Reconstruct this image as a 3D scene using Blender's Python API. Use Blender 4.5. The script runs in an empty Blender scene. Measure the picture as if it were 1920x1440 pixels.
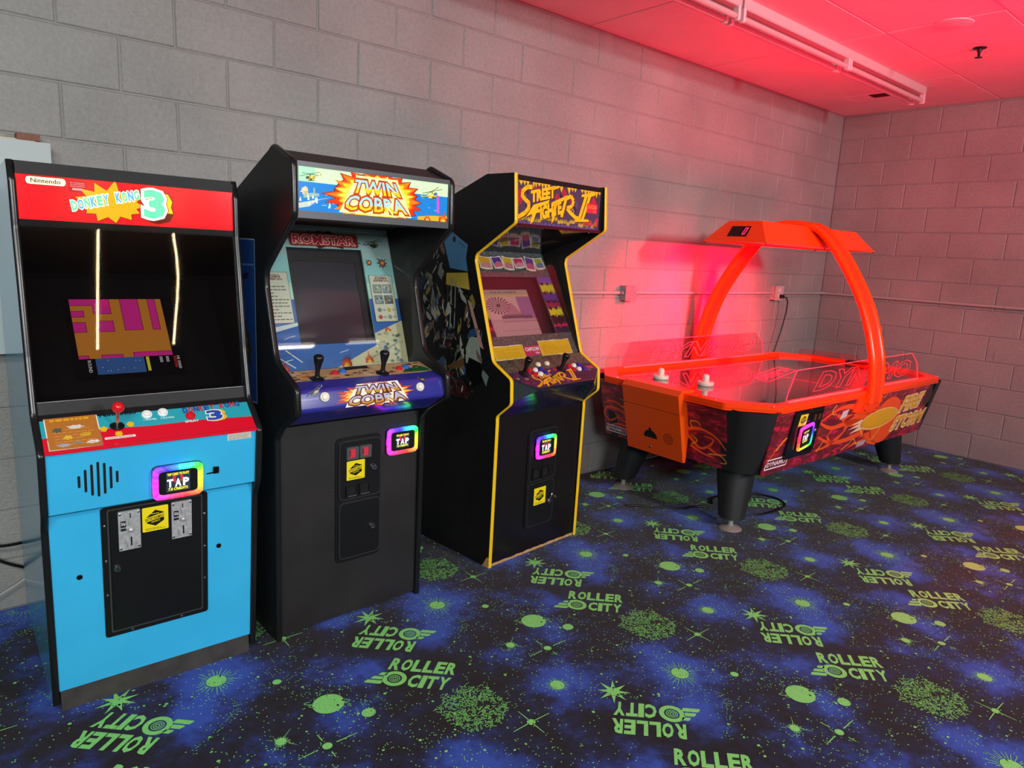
import bpy, math, random
from mathutils import Matrix, Vector
random.seed(7)
R = math.radians
scene = bpy.context.scene
COL = scene.collection
pi = math.pi
def cs(h, k=1.0):
    """hex sRGB -> linear rgba"""
    h = h.lstrip('#'); c = [int(h[i:i+2], 16)/255 for i in (0, 2, 4)]
    return tuple(((x/12.92 if x <= .04045 else ((x+.055)/1.055)**2.4)*k) for x in c) + (1.0,)

# ------------------------------------------------------------------ camera
# world frame: room corner at the origin, long block wall on y=0, right block wall on x=0, floor z=0
cam_d = bpy.data.cameras.new('camera'); cam = bpy.data.objects.new('camera', cam_d); COL.objects.link(cam)
cam_d.sensor_width = 36.0; cam_d.lens = 36.0*1300.72/1920; cam_d.clip_start = .05
_yaw, _pit, _rol = .863458, -.18859, .0512216
_f = Vector((math.cos(_pit)*math.cos(_yaw), math.cos(_pit)*math.sin(_yaw), math.sin(_pit)))
_r = _f.cross(Vector((0, 0, 1))).normalized(); _u = _r.cross(_f)
_r2 = _r*math.cos(_rol)+_u*math.sin(_rol); _u2 = -_r*math.sin(_rol)+_u*math.cos(_rol)
mw = Matrix((_r2, _u2, -_f)).transposed().to_4x4(); mw.translation = Vector((-6.5484, -3.199, 1.502))
cam.matrix_world = mw
scene.camera = cam

# ------------------------------------------------------------------ light
vs = scene.view_settings
vs.view_transform = 'Standard'; vs.look = 'None'; vs.gamma = 1.0; vs.use_curve_mapping = False; vs.exposure = 0.0
W = bpy.data.worlds.new('hall_ambient'); scene.world = W; W.use_nodes = True
W.node_tree.nodes['Background'].inputs[0].default_value = (.62, .50, .53, 1); W.node_tree.nodes['Background'].inputs[1].default_value = .10
def area(name, loc, target, size, power, color, sizey=None, spread=pi):
    d = bpy.data.lights.new(name, 'AREA'); d.energy = power; d.color = color[:3]; d.size = size
    d.spread = spread
    if sizey: d.shape = 'RECTANGLE'; d.size_y = sizey
    o = bpy.data.objects.new(name, d); COL.objects.link(o); o.location = loc
    o.rotation_euler = (Vector(target)-Vector(loc)).to_track_quat('-Z', 'Y').to_euler()
    return o
# white light of the hall: one lamp at left, two added frontal fills
area('hall_white_light', (-7.7, -3.5, 2.78), (-6.6, -1.0, .7), 1.2, 28, (.97, 1.0, .93), .25, R(140))
area('hall_white_light', (-7.2, -6.6, 2.5), (-5.6, -.8, .8), 1.5, 68, (.95, .98, 1.0), .9, R(110))  # added soft front fill, placed clear of the glass reflections
area('hall_white_light', (-3.22, -6.9, 2.6), (-2.9, -.8, .8), .5, 70, (.94, .96, 1.0), .5, R(110))  # small added fill lighting the fronts from the hall side
# red wash: an added up-light for the ceiling, rink wash across the end wall
area('red_wash_light', (-2.4, -3.2, .7), (-2.3, -1.7, 2.85), .8, 62, (1.0, .005, .055), spread=R(112))  # added lamp, stands in for red bounce off the table
area('red_wash_light', (-4.6, -3.6, 2.78), (-.1, -1.3, 1.1), .5, 19, (1.0, .14, .26), spread=R(105))

# ------------------------------------------------------------------ materials
MATS = {}
def nt(m): return m.node_tree.nodes, m.node_tree.links
def mat(name, col, rough=.5, metal=0, emit=None, es=1.0, bump=0, bscale=200, var=0, vscale=8, spec=.5, coat=0, alpha=1, trans=0, ior=1.45, bdist=.002):
    if name in MATS: return MATS[name]
    m = bpy.data.materials.new(name); m.use_nodes = True; n, l = nt(m); b = n['Principled BSDF']
    c = cs(col) if isinstance(col, str) else tuple(col)
    b.inputs['Base Color'].default_value = c; b.inputs['Roughness'].default_value = rough; b.inputs['Metallic'].default_value = metal
    b.inputs['Specular IOR Level'].default_value = spec; b.inputs['Coat Weight'].default_value = coat; b.inputs['Alpha'].default_value = alpha
    b.inputs['Transmission Weight'].default_value = trans; b.inputs['IOR'].default_value = ior
    if emit:
        b.inputs['Emission Color'].default_value = cs(emit) if isinstance(emit, str) else emit; b.inputs['Emission Strength'].default_value = es
    if bump or var:
        tc = n.new('ShaderNodeTexCoord')
    if var:
        no = n.new('ShaderNodeTexNoise'); no.inputs['Scale'].default_value = vscale; no.inputs['Detail'].default_value = 6
        l.new(tc.outputs['Object'], no.inputs['Vector'])
        r = n.new('ShaderNodeValToRGB'); l.new(no.outputs['Fac'], r.inputs[0])
        r.color_ramp.elements[0].position = .3; r.color_ramp.elements[1].position = .7
        r.color_ramp.elements[0].color = tuple(x*(1-var) for x in c[:3])+(1,); r.color_ramp.elements[1].color = tuple(min(1, x*(1+var)) for x in c[:3])+(1,)
        l.new(r.outputs[0], b.inputs['Base Color'])
    if bump:
        n2 = n.new('ShaderNodeTexNoise'); n2.inputs['Scale'].default_value = bscale; n2.inputs['Detail'].default_value = 4
        l.new(tc.outputs['Object'], n2.inputs['Vector'])
        bp = n.new('ShaderNodeBump'); bp.inputs['Strength'].default_value = bump; bp.inputs['Distance'].default_value = bdist
        l.new(n2.outputs['Fac'], bp.inputs['Height']); l.new(bp.outputs[0], b.inputs['Normal'])
    MATS[name] = m
    return m
def ink(h, e=0, rough=.45):
    """printed colour; e>0: backlit print or lit screen"""
    k = 'ink_%s_%g_%g' % (h.lstrip('#'), e, rough)
    return mat(k, h, rough, emit=h if e else None, es=e)

# ------------------------------------------------------------------ geometry helpers
class MB:
    def __init__(s): s.v = []; s.f = []; s.m = []; s.mats = []
    def mi(s, m):
        if m not in s.mats: s.mats.append(m)
        return s.mats.index(m)
    def add(s, vs, fs, m):
        o = len(s.v); k = s.mi(m); s.v += [tuple(p) for p in vs]; s.f += [tuple(i+o for i in q) for q in fs]; s.m += [k]*len(fs); return s
    def box(s, x0, x1, y0, y1, z0, z1, m):
        vs = [(x, y, z) for z in (z0, z1) for y in (y0, y1) for x in (x0, x1)]
        return s.add(vs, [(0, 2, 3, 1), (4, 5, 7, 6), (0, 1, 5, 4), (2, 6, 7, 3), (0, 4, 6, 2), (1, 3, 7, 5)], m)
    def prism(s, poly, x0, x1, m):
        """(y,z) polygon extruded along x"""
        n = len(poly); vs = [(x0, y, z) for y, z in poly]+[(x1, y, z) for y, z in poly]
        fs = [tuple(range(n)), tuple(reversed(range(n, 2*n)))]+[(i, i+n, (i+1) % n+n, (i+1) % n) for i in range(n)]
        return s.add(vs, fs, m)
    def plate(s, P, poly, t0, t1, m):
        """2-D polygon on plane P, from height t0 to t1 along its normal"""
        n = len(poly); vs = [P.at(a, b, t0) for a, b in poly]+[P.at(a, b, t1) for a, b in poly]
        fs = [tuple(reversed(range(n))), tuple(range(n, 2*n))]+[(i, (i+1) % n, (i+1) % n+n, i+n) for i in range(n)]
        return s.add(vs, fs, m)
    def ring(s, P, outer, inner, t0, t1, m):
        n = len(outer)
        vs = [P.at(a, b, t0) for a, b in outer]+[P.at(a, b, t1) for a, b in outer]+[P.at(a, b, t1) for a, b in inner]+[P.at(a, b, t0) for a, b in inner]
        fs = []
        for i in range(n):
            j = (i+1) % n
            for k in range(3): fs.append((i+k*n, j+k*n, j+(k+1)*n, i+(k+1)*n))
        return s.add(vs, fs, m)
    def lathe(s, c, ax, prof, seg, m, cap=True):
        ax = Vector(ax).normalized(); a = ax.orthogonal().normalized(); b = ax.cross(a); c = Vector(c)
        vs = []; fs = []
        for r, h in prof:
            for i in range(seg):
                t = 2*pi*i/seg; vs.append(c+ax*h+(a*math.cos(t)+b*math.sin(t))*r)
        for k in range(len(prof)-1):
            for i in range(seg):
                j = (i+1) % seg; fs.append((k*seg+i, k*seg+j, (k+1)*seg+j, (k+1)*seg+i))
        if cap: fs += [tuple(reversed(range(seg))), tuple(range((len(prof)-1)*seg, len(prof)*seg))]
        return s.add(vs, fs, m)
    def cyl(s, c, ax, r, h, seg, m, r2=None): return s.lathe(c, ax, [(r, 0), (r if r2 is None else r2, h)], seg, m)
    def tube(s, path, r, seg, m):
        path = [Vector(p) for p in path]; vs = []; fs = []; prev = None
        for i, p in enumerate(path):
            d = (path[min(i+1, len(path)-1)]-path[max(i-1, 0)]).normalized()
            a = (prev-d*prev.dot(d)).normalized() if prev else d.orthogonal().normalized()
            prev = a; b = d.cross(a)
            vs += [p+(a*math.cos(2*pi*k/seg)+b*math.sin(2*pi*k/seg))*r for k in range(seg)]
        for i in range(len(path)-1):
            for k in range(seg): fs.append((i*seg+k, i*seg+(k+1) % seg, (i+1)*seg+(k+1) % seg, (i+1)*seg+k))
        fs += [tuple(reversed(range(seg))), tuple(range((len(path)-1)*seg, len(path)*seg))]
        return s.add(vs, fs, m)
    def sweep(s, path, sec, m):
        """strip swept along an open (y,z) path; sec = closed list of (x, outward offset)"""
        N = []
        for i, p in enumerate(path):
            a = path[max(i-1, 0)]; b = path[min(i+1, len(path)-1)]
            def nrm(u, w):
                dy, dz = w[0]-u[0], w[1]-u[1]; L = math.hypot(dy, dz) or 1; return (-dz/L, dy/L)
            n1 = nrm(a, p) if i else nrm(p, b); n2 = nrm(p, b) if i < len(path)-1 else n1
            my, mz = n1[0]+n2[0], n1[1]+n2[1]; L = math.hypot(my, mz) or 1; my /= L; mz /= L
            k = 1/max(.4, my*n1[0]+mz*n1[1]); N.append((my*k, mz*k))
        n = len(sec); vs = []; fs = []
        for p, q in zip(path, N): vs += [(x, p[0]+q[0]*o, p[1]+q[1]*o) for x, o in sec]
        for i in range(len(path)-1):
            for k in range(n): fs.append((i*n+k, i*n+(k+1) % n, (i+1)*n+(k+1) % n, (i+1)*n+k))
        fs += [tuple(reversed(range(n))), tuple(range((len(path)-1)*n, len(path)*n))]
        return s.add(vs, fs, m)
    def obj(s, name, parent=None, smooth=None):
        me = bpy.data.meshes.new(name); me.from_pydata(s.v, [], s.f)
        for m in s.mats: me.materials.append(m)
        me.polygons.foreach_set('material_index', s.m)
        if smooth is not None:
            me.polygons.foreach_set('use_smooth', [True]*len(s.f)); me.set_sharp_from_angle(angle=R(smooth))
        me.update()
        o = bpy.data.objects.new(name, me); COL.objects.link(o)
        if parent: o.parent = parent
        return o
class Plane:
    """origin, u axis, v axis -> 3-D points; n = u x v"""
    def __init__(s, o, u, v): s.o = Vector(o); s.u = Vector(u).normalized(); s.v = Vector(v).normalized(); s.n = s.u.cross(s.v).normalized()
    def at(s, a, b, t=0): return s.o+s.u*a+s.v*b+s.n*t
def yz(A, B): return Plane((0, A[0], A[1]), (1, 0, 0), (0, B[0]-A[0], B[1]-A[1]))
def fillet(pts, r, n=4, closed=True):
    """round the corners of a polygon; r = radius or list of radii"""
    out = []; k = len(pts)
    for i, p in enumerate(pts):
        rr = r[i] if isinstance(r, (list, tuple)) else r
        if rr <= 0 or (not closed and i in (0, k-1)): out.append(tuple(p)); continue
        P = Vector(p); A = Vector(pts[i-1])-P; B = Vector(pts[(i+1) % k])-P
        la, lb = A.length, B.length; A.normalize(); B.normalize()
        ang = A.angle(B); d = min(rr/math.tan(ang/2), la*.48, lb*.48)
        a = P+A*d; b = P+B*d
        for j in range(n+1):
            t = j/n; out.append(tuple(a*(1-t)**2+P*2*t*(1-t)+b*t*t))
    return out
def rrect(x0, y0, x1, y1, r=.01, n=4): return fillet([(x0, y0), (x1, y0), (x1, y1), (x0, y1)], r, n)
def ell(cx, cy, rx, ry, n=24, rot=0): return [(cx+rx*math.cos(t)*math.cos(rot)-ry*math.sin(t)*math.sin(rot), cy+rx*math.cos(t)*math.sin(rot)+ry*math.sin(t)*math.cos(rot)) for t in [2*pi*i/n for i in range(n)]]
def burst(cx, cy, rx, ry, n, inner=.6, seed=1, jit=.25):
    g = random.Random(seed); out = []
    for i in range(2*n):
        k = 1+jit*(g.random()-.5)*2 if i % 2 == 0 else inner*(1+.3*jit*(g.random()-.5))
        t = pi*i/n; out.append((cx+rx*k*math.cos(t), cy+ry*k*math.sin(t)))
    return out
_tc = {}
def text2d(s, bold=0.0, outline=0.0):
    """triangulated letters of a built-in text object, normalised: verts, faces, bbox"""
    key = (s, bold, outline)
    if key in _tc: return _tc[key]
    cu = bpy.data.curves.new('t', 'FONT'); cu.body = s; cu.size = 1; cu.resolution_u = 2; cu.offset = bold
    if outline: cu.fill_mode = 'NONE'; cu.bevel_depth = outline; cu.bevel_resolution = 0
    o = bpy.data.objects.new('t', cu); COL.objects.link(o); bpy.context.view_layer.update()
    me = bpy.data.meshes.new_from_object(o.evaluated_get(bpy.context.evaluated_depsgraph_get()))
    v = [(p.co.x, p.co.y) for p in me.vertices]; f = [tuple(p.vertices) for p in me.polygons]
    bpy.data.objects.remove(o); bpy.data.curves.remove(cu); bpy.data.meshes.remove(me)
    xs = [p[0] for p in v]; ys = [p[1] for p in v]
    _tc[key] = (v, f, (min(xs), min(ys), max(xs), max(ys)))
    return _tc[key]
class Art:
    """flat print: coloured shapes stacked in thin layers on a plane"""
    def __init__(s, e=0, rough=.4): s.it = []; s.e = e; s.rough = rough; s.l = 0
    def up(s): s.l += 1; return s
    def poly(s, pts, c, e=None): s.it.append(([tuple(p) for p in pts], [tuple(range(len(pts)))], c, s.l, s.e if e is None else e)); return s
    def rect(s, x0, y0, x1, y1, c, e=None): return s.poly([(x0, y0), (x1, y0), (x1, y1), (x0, y1)], c, e)
    def line(s, pts, w, c, e=None):
        for (ax, ay), (bx, by) in zip(pts, pts[1:]):
            L = math.hypot(bx-ax, by-ay) or 1; nx, ny = -(by-ay)/L*w/2, (bx-ax)/L*w/2
            s.poly([(ax+nx, ay+ny), (ax-nx, ay-ny), (bx-nx, by-ny), (bx+nx, by+ny)], c, e)
        return s
    def text(s, t, x, y, w, h, c, bold=.0, shear=0, warp=None, e=None, fit=None, rot=0):
        """letters scaled into the box x..x+w, y..y+h (fit: bold value whose bbox is used, so outlines register)"""
        v, f, bb = text2d(t, bold); b0 = text2d(t, fit)[2] if fit is not None else bb
        out = []
        for p in v:
            a = (p[0]-b0[0])/(b0[2]-b0[0]); b = (p[1]-b0[1])/(b0[3]-b0[1])
            q = (x+w*a+shear*h*b, y+h*b)
            if warp: q = warp(a, b)
            if rot:
                dx, dy = q[0]-x, q[1]-y; q = (x+dx*math.cos(rot)-dy*math.sin(rot), y+dx*math.sin(rot)+dy*math.cos(rot))
            out.append(q)
        s.it.append((out, f, c, s.l, s.e if e is None else e)); return s
    def scrib(s, x0, y0, x1, y1, rows, c, seed=3, h=.4):
        """rows of tiny unreadable print as dashes"""
        g = random.Random(seed); dh = (y1-y0)/rows
        for i in range(rows):
            x = x0; y = y0+i*dh
            while x < x1-(x1-x0)*.08:
                w = (x1-x0)*(.06+.14*g.random()); s.rect(x, y, min(x1, x+w), y+dh*h, c); x += w+(x1-x0)*.03
                if g.random() < .06: break
        return s
    def obj(s, name, parent, P, t=.0008, step=.00015, clip=None, span=None):
        mb = MB()
        for vs, fs, c, l, e in s.it:
            if span and not span[0] <= vs[0][0] < span[1]: continue
            if clip: vs = [(min(max(a, clip[0]), clip[2]), min(max(b, clip[1]), clip[3])) for a, b in vs]
            mb.add([P.at(a, b, t+l*step) for a, b in vs], fs, ink(c, e, s.rough))
        return mb.obj(name, parent)
def empty(name, loc, rz=0, label=None, cat=None, group=None):
    o = bpy.data.objects.new(name, None); COL.objects.link(o); o.location = loc; o.rotation_euler = (0, 0, rz); o.empty_display_size = .1
    tag(o, label, cat, group); return o
def tag(o, label=None, cat=None, group=None, kind=None):
    if label: o['label'] = label
    if cat: o['category'] = cat
    if group: o['group'] = group
    if kind: o['kind'] = kind
    return o

# ------------------------------------------------------------------ the room
CEIL = 2.858; BL, BH, ZT = .4064, .2032, 2.645
XMIN, YMIN = -9.2, -8.2
def wall_mat(name, col, dirt):
    m = bpy.data.materials.new(name); m.use_nodes = True; n, l = nt(m); b = n['Principled BSDF']
    g = n.new('ShaderNodeNewGeometry')
    a = n.new('ShaderNodeTexNoise'); a.inputs['Scale'].default_value = 1.6; a.inputs['Detail'].default_value = 5; l.new(g.outputs['Position'], a.inputs['Vector'])
    c = n.new('ShaderNodeTexNoise'); c.inputs['Scale'].default_value = 55; c.inputs['Detail'].default_value = 6; c.inputs['Roughness'].default_value = .7; l.new(g.outputs['Position'], c.inputs['Vector'])
    r1 = n.new('ShaderNodeValToRGB'); r1.color_ramp.elements[0].position = .34; r1.color_ramp.elements[1].position = .62
    k = cs(col); r1.color_ramp.elements[0].color = tuple(x*(1-dirt) for x in k[:3])+(1,); r1.color_ramp.elements[1].color = k
    mx = n.new('ShaderNodeMath'); mx.operation = 'MULTIPLY_ADD'; mx.inputs[1].default_value = .55; l.new(a.outputs['Fac'], mx.inputs[0])
    m2 = n.new('ShaderNodeMath'); m2.operation = 'MULTIPLY'; m2.inputs[1].default_value = .45; l.new(c.outputs['Fac'], m2.inputs[0]); l.new(m2.outputs[0], mx.inputs[2])
    l.new(mx.outputs[0], r1.inputs[0]); l.new(r1.outputs[0], b.inputs['Base Color'])
    f = n.new('ShaderNodeTexNoise'); f.inputs['Scale'].default_value = 110; f.inputs['Detail'].default_value = 5; l.new(g.outputs['Position'], f.inputs['Vector'])
    bp = n.new('ShaderNodeBump'); bp.inputs['Strength'].default_value = .75; bp.inputs['Distance'].default_value = .0045
    l.new(f.outputs['Fac'], bp.inputs['Height']); l.new(bp.outputs[0], b.inputs['Normal'])
    b.inputs['Roughness'].default_value = .52; b.inputs['Specular IOR Level'].default_value = .4
    return m
WALL = wall_mat('painted_block', '#9b9b97', .34)
MORT = mat('painted_mortar', '#8f8e8b', .7, bump=.5, bscale=150)
def build_wall(name, horiz, length, mort_len):
    """horiz(s, d, z): wall coordinate s from the corner, d out of the wall into the room"""
    w = MB()
    def slab(s0, s1, d0, d1, z0, z1, mb, m):
        p = [horiz(s, d, z) for z in (z0, z1) for d in (d0, d1) for s in (s0, s1)]
        mb.add(p, [(0, 1, 3, 2), (4, 6, 7, 5), (0, 4, 5, 1), (2, 3, 7, 6), (0, 2, 6, 4), (1, 5, 7, 3)], m)
    slab(-.12, mort_len, -.12, -.005, 0, CEIL+.06, w, MORT)
    wall = tag(w.obj(name), kind='structure')
    meshes = {}
    def block_mesh(L, H, q):
        key = (round(L, 3), round(H, 3), q)
        if key in meshes: return meshes[key]
        g = random.Random(q*17+3); j = .0028; b = .0045
        def ring(ins, d):
            return [(ins+g.uniform(-.0012, .0012), d, ins), (L-ins+g.uniform(-.0012, .0012), d, ins+g.uniform(-.001, .001)), (L-ins, d, H-ins+g.uniform(-.001, .001)), (ins, d, H-ins)]
        v = ring(j, -.02)+ring(j, -.0042)+ring(j+b, 0)
        f = [(8, 9, 10, 11)]+[(i+4*k, (i+1) % 4+4*k, (i+1) % 4+4*k+4, i+4*k+4) for k in (0, 1) for i in range(4)]
        vv = []
        for s, d, z in v:
            p0 = Vector(horiz(0, 0, 0)); p = Vector(horiz(s, d, z))-p0; vv.append(tuple(p))
        me = bpy.data.meshes.new('block'); me.from_pydata(vv, [], f); me.materials.append(WALL); me.update()
        meshes[key] = me; return me
    g = random.Random(5); cnt = 0
    for row in range(14):
        zb = ZT-BH*row; zt = min(zb+BH, CEIL) if row == 0 else zb+BH
        if row == 0: zt = ZT+BH
        if row == 13: zb = 0.0
        s = 0.0; first = True
        while s < length-.01:
            L = BL/2 if (first and row % 2 == 1) else BL
            first = False
            o = bpy.data.objects.new('block', block_mesh(L, zt-zb, g.randrange(5))); COL.objects.link(o); o.parent = wall
            p = horiz(s, 0, zb); d = g.uniform(-.0012, .0012); q = Vector(horiz(s, d, zb))
            o.location = q; s += L; cnt += 1
    return wall
wall_back = build_wall('wall_back', lambda s, d, z: (-s, -d, z), 8.4, 9.2)
wall_right = build_wall('wall_right', lambda s, d, z: (-d, -s, z), 5.1, 8.2)
mb = MB(); mb.box(-.004, .002, -1.60, -1.48, .842, .905, WALL); mb.obj('block_patch', wall_right)

# ceiling: lay-in tiles, 2 ft x 4 ft
TILE = mat('ceiling_tile_paint', '#cfc8c7', .75, bump=.25, bscale=260, var=.04, vscale=3)
GRID = mat('ceiling_grid_paint', '#c4bcbb', .6)
mb = MB(); mb.box(XMIN, .1, YMIN, .1, CEIL+.004, CEIL+.05, GRID); ceiling = tag(mb.obj('ceiling'), kind='structure')
xs = [0.0]; x = -.93
while x > XMIN: xs.append(x); x -= 1.2095
ys = [0.0]; y = -.622
while y > YMIN: ys.append(y); y -= .6
tm = {}
for i in range(len(xs)-1):
    for j in range(len(ys)-1):
        if ys[j+1] < -5.5: continue
        w, h = xs[i]-xs[i+1], ys[j]-ys[j+1]; key = (round(w, 3), round(h, 3))
        if key not in tm:
            t = MB(); g_ = .004; b_ = .004
            a = [(g_, g_), (w-g_, g_), (w-g_, h-g_), (g_, h-g_)]; c = [(g_+b_, g_+b_), (w-g_-b_, g_+b_), (w-g_-b_, h-g_-b_), (g_+b_, h-g_-b_)]
            v = [(p[0], p[1], .006) for p in a]+[(p[0], p[1], .003) for p in a]+[(p[0], p[1], 0) for p in c]
            t.add(v, [(8, 11, 10, 9)]+[(k+4*q, k+4*q+4, (k+1) % 4+4*q+4, (k+1) % 4+4*q) for q in (0, 1) for k in range(4)], TILE)
            o = t.obj('ceiling_tile', ceiling); tm[key] = o.data
        else:
            o = bpy.data.objects.new('ceiling_tile', tm[key]); COL.objects.link(o); o.parent = ceiling
        o.location = (xs[i+1], ys[j+1], CEIL+random.uniform(-.0015, .0005))

# carpet ------------------------------------------------------------
LA = (.912, 0.0); LB = (.455, -.925); O0 = (-4.405, -1.290)
blobs = [(-.571, .347, .18, .95), (-.50, -.37, .15, .9), (-.30, -.08, .12, .65), (.20, .16, .10, .75), (-.13, .09, .09, .75), (-.24, .20, .12, .4), (.33, -.10, .10, .45), (.09, -.12, .07, .3), (-.1, -.42, .1, .35)]
def blue(x, y):
    dx, dy = x-O0[0], y-O0[1]; m = round(dy/LB[1]); s = 0
    for mm in (m-1, m, m+1):
        n = round((dx-mm*LB[0])/LA[0])
        for nn in (n-1, n, n+1):
            ex, ey = dx-mm*LB[0]-nn*LA[0], dy-mm*LB[1]
            for bx, by, r, k in blobs:
                q = ((ex-bx)**2+(ey-by)**2)/(r*r)
                if q < 5: s += k*math.exp(-q*1.2)
    return min(1, s)
st = .045; nx = int((0-XMIN)/st)+1; ny = int((0-(-5.2))/st)+1
v = [(XMIN+(0-XMIN)*i/(nx-1), -5.2+5.2*j/(ny-1), 0) for j in range(ny) for i in range(nx)]
f = [(j*nx+i, j*nx+i+1, (j+1)*nx+i+1, (j+1)*nx+i) for j in range(ny-1) for i in range(nx-1)]
o = len(v); v += [(XMIN, YMIN, 0), (0, YMIN, 0), (0, -5.2, 0), (XMIN, -5.2, 0)]; f.append((o, o+1, o+2, o+3))
o = len(v); v += [(XMIN, YMIN, -.06), (0.1, YMIN, -.06), (0.1, .1, -.06), (XMIN, .1, -.06)]; f.append((o+3, o+2, o+1, o))
me = bpy.data.meshes.new('floor'); me.from_pydata(v, [], f)
at = me.attributes.new('blue', 'FLOAT', 'POINT')
at.data.foreach_set('value', [blue(p[0], p[1]) for p in v])
CARP = bpy.data.materials.new('space_print_carpet'); CARP.use_nodes = True; n, l = nt(CARP); b = n['Principled BSDF']
g = n.new('ShaderNodeNewGeometry'); a = n.new('ShaderNodeAttribute'); a.attribute_name = 'blue'
n1 = n.new('ShaderNodeTexNoise'); n1.inputs['Scale'].default_value = 9; n1.inputs['Detail'].default_value = 8; n1.inputs['Roughness'].default_value = .72; l.new(g.outputs['Position'], n1.inputs['Vector'])
n2 = n.new('ShaderNodeTexNoise'); n2.inputs['Scale'].default_value = 420; n2.inputs['Detail'].default_value = 2; l.new(g.outputs['Position'], n2.inputs['Vector'])
m1 = n.new('ShaderNodeMath'); m1.operation = 'MULTIPLY_ADD'; m1.inputs[1].default_value = 1.9; m1.inputs[2].default_value = -1.0; l.new(n1.outputs['Fac'], m1.inputs[0])
m2 = n.new('ShaderNodeMath'); m2.operation = 'MULTIPLY_ADD'; m2.inputs[1].default_value = .6; l.new(n2.outputs['Fac'], m2.inputs[0]); l.new(m1.outputs[0], m2.inputs[2])
m3 = n.new('ShaderNodeMath'); m3.operation = 'ADD'; l.new(a.outputs['Fac'], m3.inputs[0]); l.new(m2.outputs[0], m3.inputs[1])
rp = n.new('ShaderNodeValToRGB'); l.new(m3.outputs[0], rp.inputs[0])
e = rp.color_ramp.elements; e[0].position = .22; e[0].color = cs('#1c1719'); e[1].position = 1.05; e[1].color = cs('#3355b4')
q = e.new(.5); q.color = cs('#1f2340'); q = e.new(.78); q.color = cs('#29408e')
l.new(rp.outputs[0], b.inputs['Base Color'])
bp = n.new('ShaderNodeBump'); bp.inputs['Strength'].default_value = .5; bp.inputs['Distance'].default_value = .003; l.new(n2.outputs['Fac'], bp.inputs['Height']); l.new(bp.outputs[0], b.inputs['Normal'])
b.inputs['Roughness'].default_value = .95; b.inputs['Specular IOR Level'].default_value = .1; b.inputs['Sheen Weight'].default_value = .1
me.materials.append(CARP); me.update()
floor = bpy.data.objects.new('floor', me); COL.objects.link(floor); tag(floor, kind='structure')

# woven green print of the carpet, one repeat of the pattern stamped over the floor
GREEN = mat('carpet_green', '#86dc7a', .95, var=.16, vscale=260, spec=.1)
cell = []   # (verts, faces)
def cp(pts): cell.append(([tuple(p) for p in pts], [tuple(range(len(pts)))]))
def cring(cx, cy, r0, r1, n=28):
    v = [(cx+r*math.cos(2*pi*i/n), cy+r*math.sin(2*pi*i/n)) for r in (r0, r1) for i in range(n)]
    cell.append((v, [(i, (i+1) % n, (i+1) % n+n, i+n) for i in range(n)]))
def cline(pts, w, w2=None):
    for i, ((ax, ay), (bx, by)) in enumerate(zip(pts, pts[1:])):
        L = math.hypot(bx-ax, by-ay) or 1; nx_, ny_ = -(by-ay)/L/2, (bx-ax)/L/2; e_ = w if w2 is None else w2
        cp([(ax+nx_*w, ay+ny_*w), (ax-nx_*w, ay-ny_*w), (bx-nx_*e_, by-ny_*e_), (bx+nx_*e_, by+ny_*e_)])
def logo(cx, cy, rot):
    c_, s_ = math.cos(rot), math.sin(rot); T = lambda a, b_: (cx+a*c_-b_*s_, cy+a*s_+b_*c_)
    for t, x0, x1, y0, y1 in (('ROLLER', -.092, .154, .004, .077), ('CITY', -.008, .140, -.086, -.013)):
        ws = [.5 if ch == 'I' else 1 for ch in t]; tot = sum(ws); xa = x0
        for ch, w_ in zip(t, ws):
            vv, ff, bb = text2d(ch, .045); wd = (x1-x0)*w_/tot*.91
            cell.append(([T(xa+wd*(p[0]-bb[0])/(bb[2]-bb[0])+.12*(y1-y0)*(p[1]-bb[1])/(bb[3]-bb[1]), y0+(y1-y0)*(p[1]-bb[1])/(bb[3]-bb[1])) for p in vv], ff)); xa += (x1-x0)*w_/tot
    X, Y = -.054, -.046
    wx, wy = T(X, Y)
    cring(wx, wy, .026, .043)
    for r_ in (.019, .0125, .006): cring(wx, wy, r_-.0016, r_+.0012, 18)
    for a0, a1, b0, b1 in ((-.157, -.096, -.083, -.064), (-.140, -.098, -.058, -.040), (-.118, -.088, -.033, -.016)):
        cp([T(*p) for p in fillet([(a0, b0), (a1, b0), (a1+.006, b1), (a0+.012, b1)], .004, 2)])
ROT = R(-44)
logo(0, 0, ROT); logo(.055, .225, ROT+pi)
LOGOS = [(0, 0), (.055, .225)]
gr = random.Random(11)
def sun(cx, cy, r, R1, n, w):
    cp(ell(cx, cy, r, r, 22))
    for i in range(n):
        t = 2*pi*i/n+.1*gr.random(); q = R1*(.72+.4*gr.random()); cline([(cx+r*1.1*math.cos(t), cy+r*1.1*math.sin(t)), (cx+q*math.cos(t), cy+q*math.sin(t))], w, w*.7)
sun(-.571, .347, .033, .072, 26, .0026)
cp(ell(-.317, .012, .052, .050, 30))
for sx in (-1, 1):
    c0 = (-.317+sx*.052*math.cos(R(-28)), .012+sx*.052*math.sin(R(-28)))
    for k in (-1, 1):
        arc = [(c0[0]+sx*.020*math.sin(pi*i/6)*math.cos(R(-28+k*25)), c0[1]+sx*.020*math.sin(pi*i/6)*math.sin(R(-28))+k*.016*(1-math.cos(pi*i/6))/2+k*.002) for i in range(7)]
        cline(arc, .0026)
cp(ell(-.232, -.105, .0235, .022, 20))
cp(burst(.055, .42, .062, .062, 8, .34, 5, .1))
sun(-.511, -.07, .017, .026, 16, .004)
for t, q in ((.7, .06), (2.4, .045), (3.8, .05), (5.4, .055)): cline([(-.511+.026*math.cos(t), -.07+.026*math.sin(t)), (-.511+q*math.cos(t), -.07+q*math.sin(t))], .0022, .001)
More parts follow.
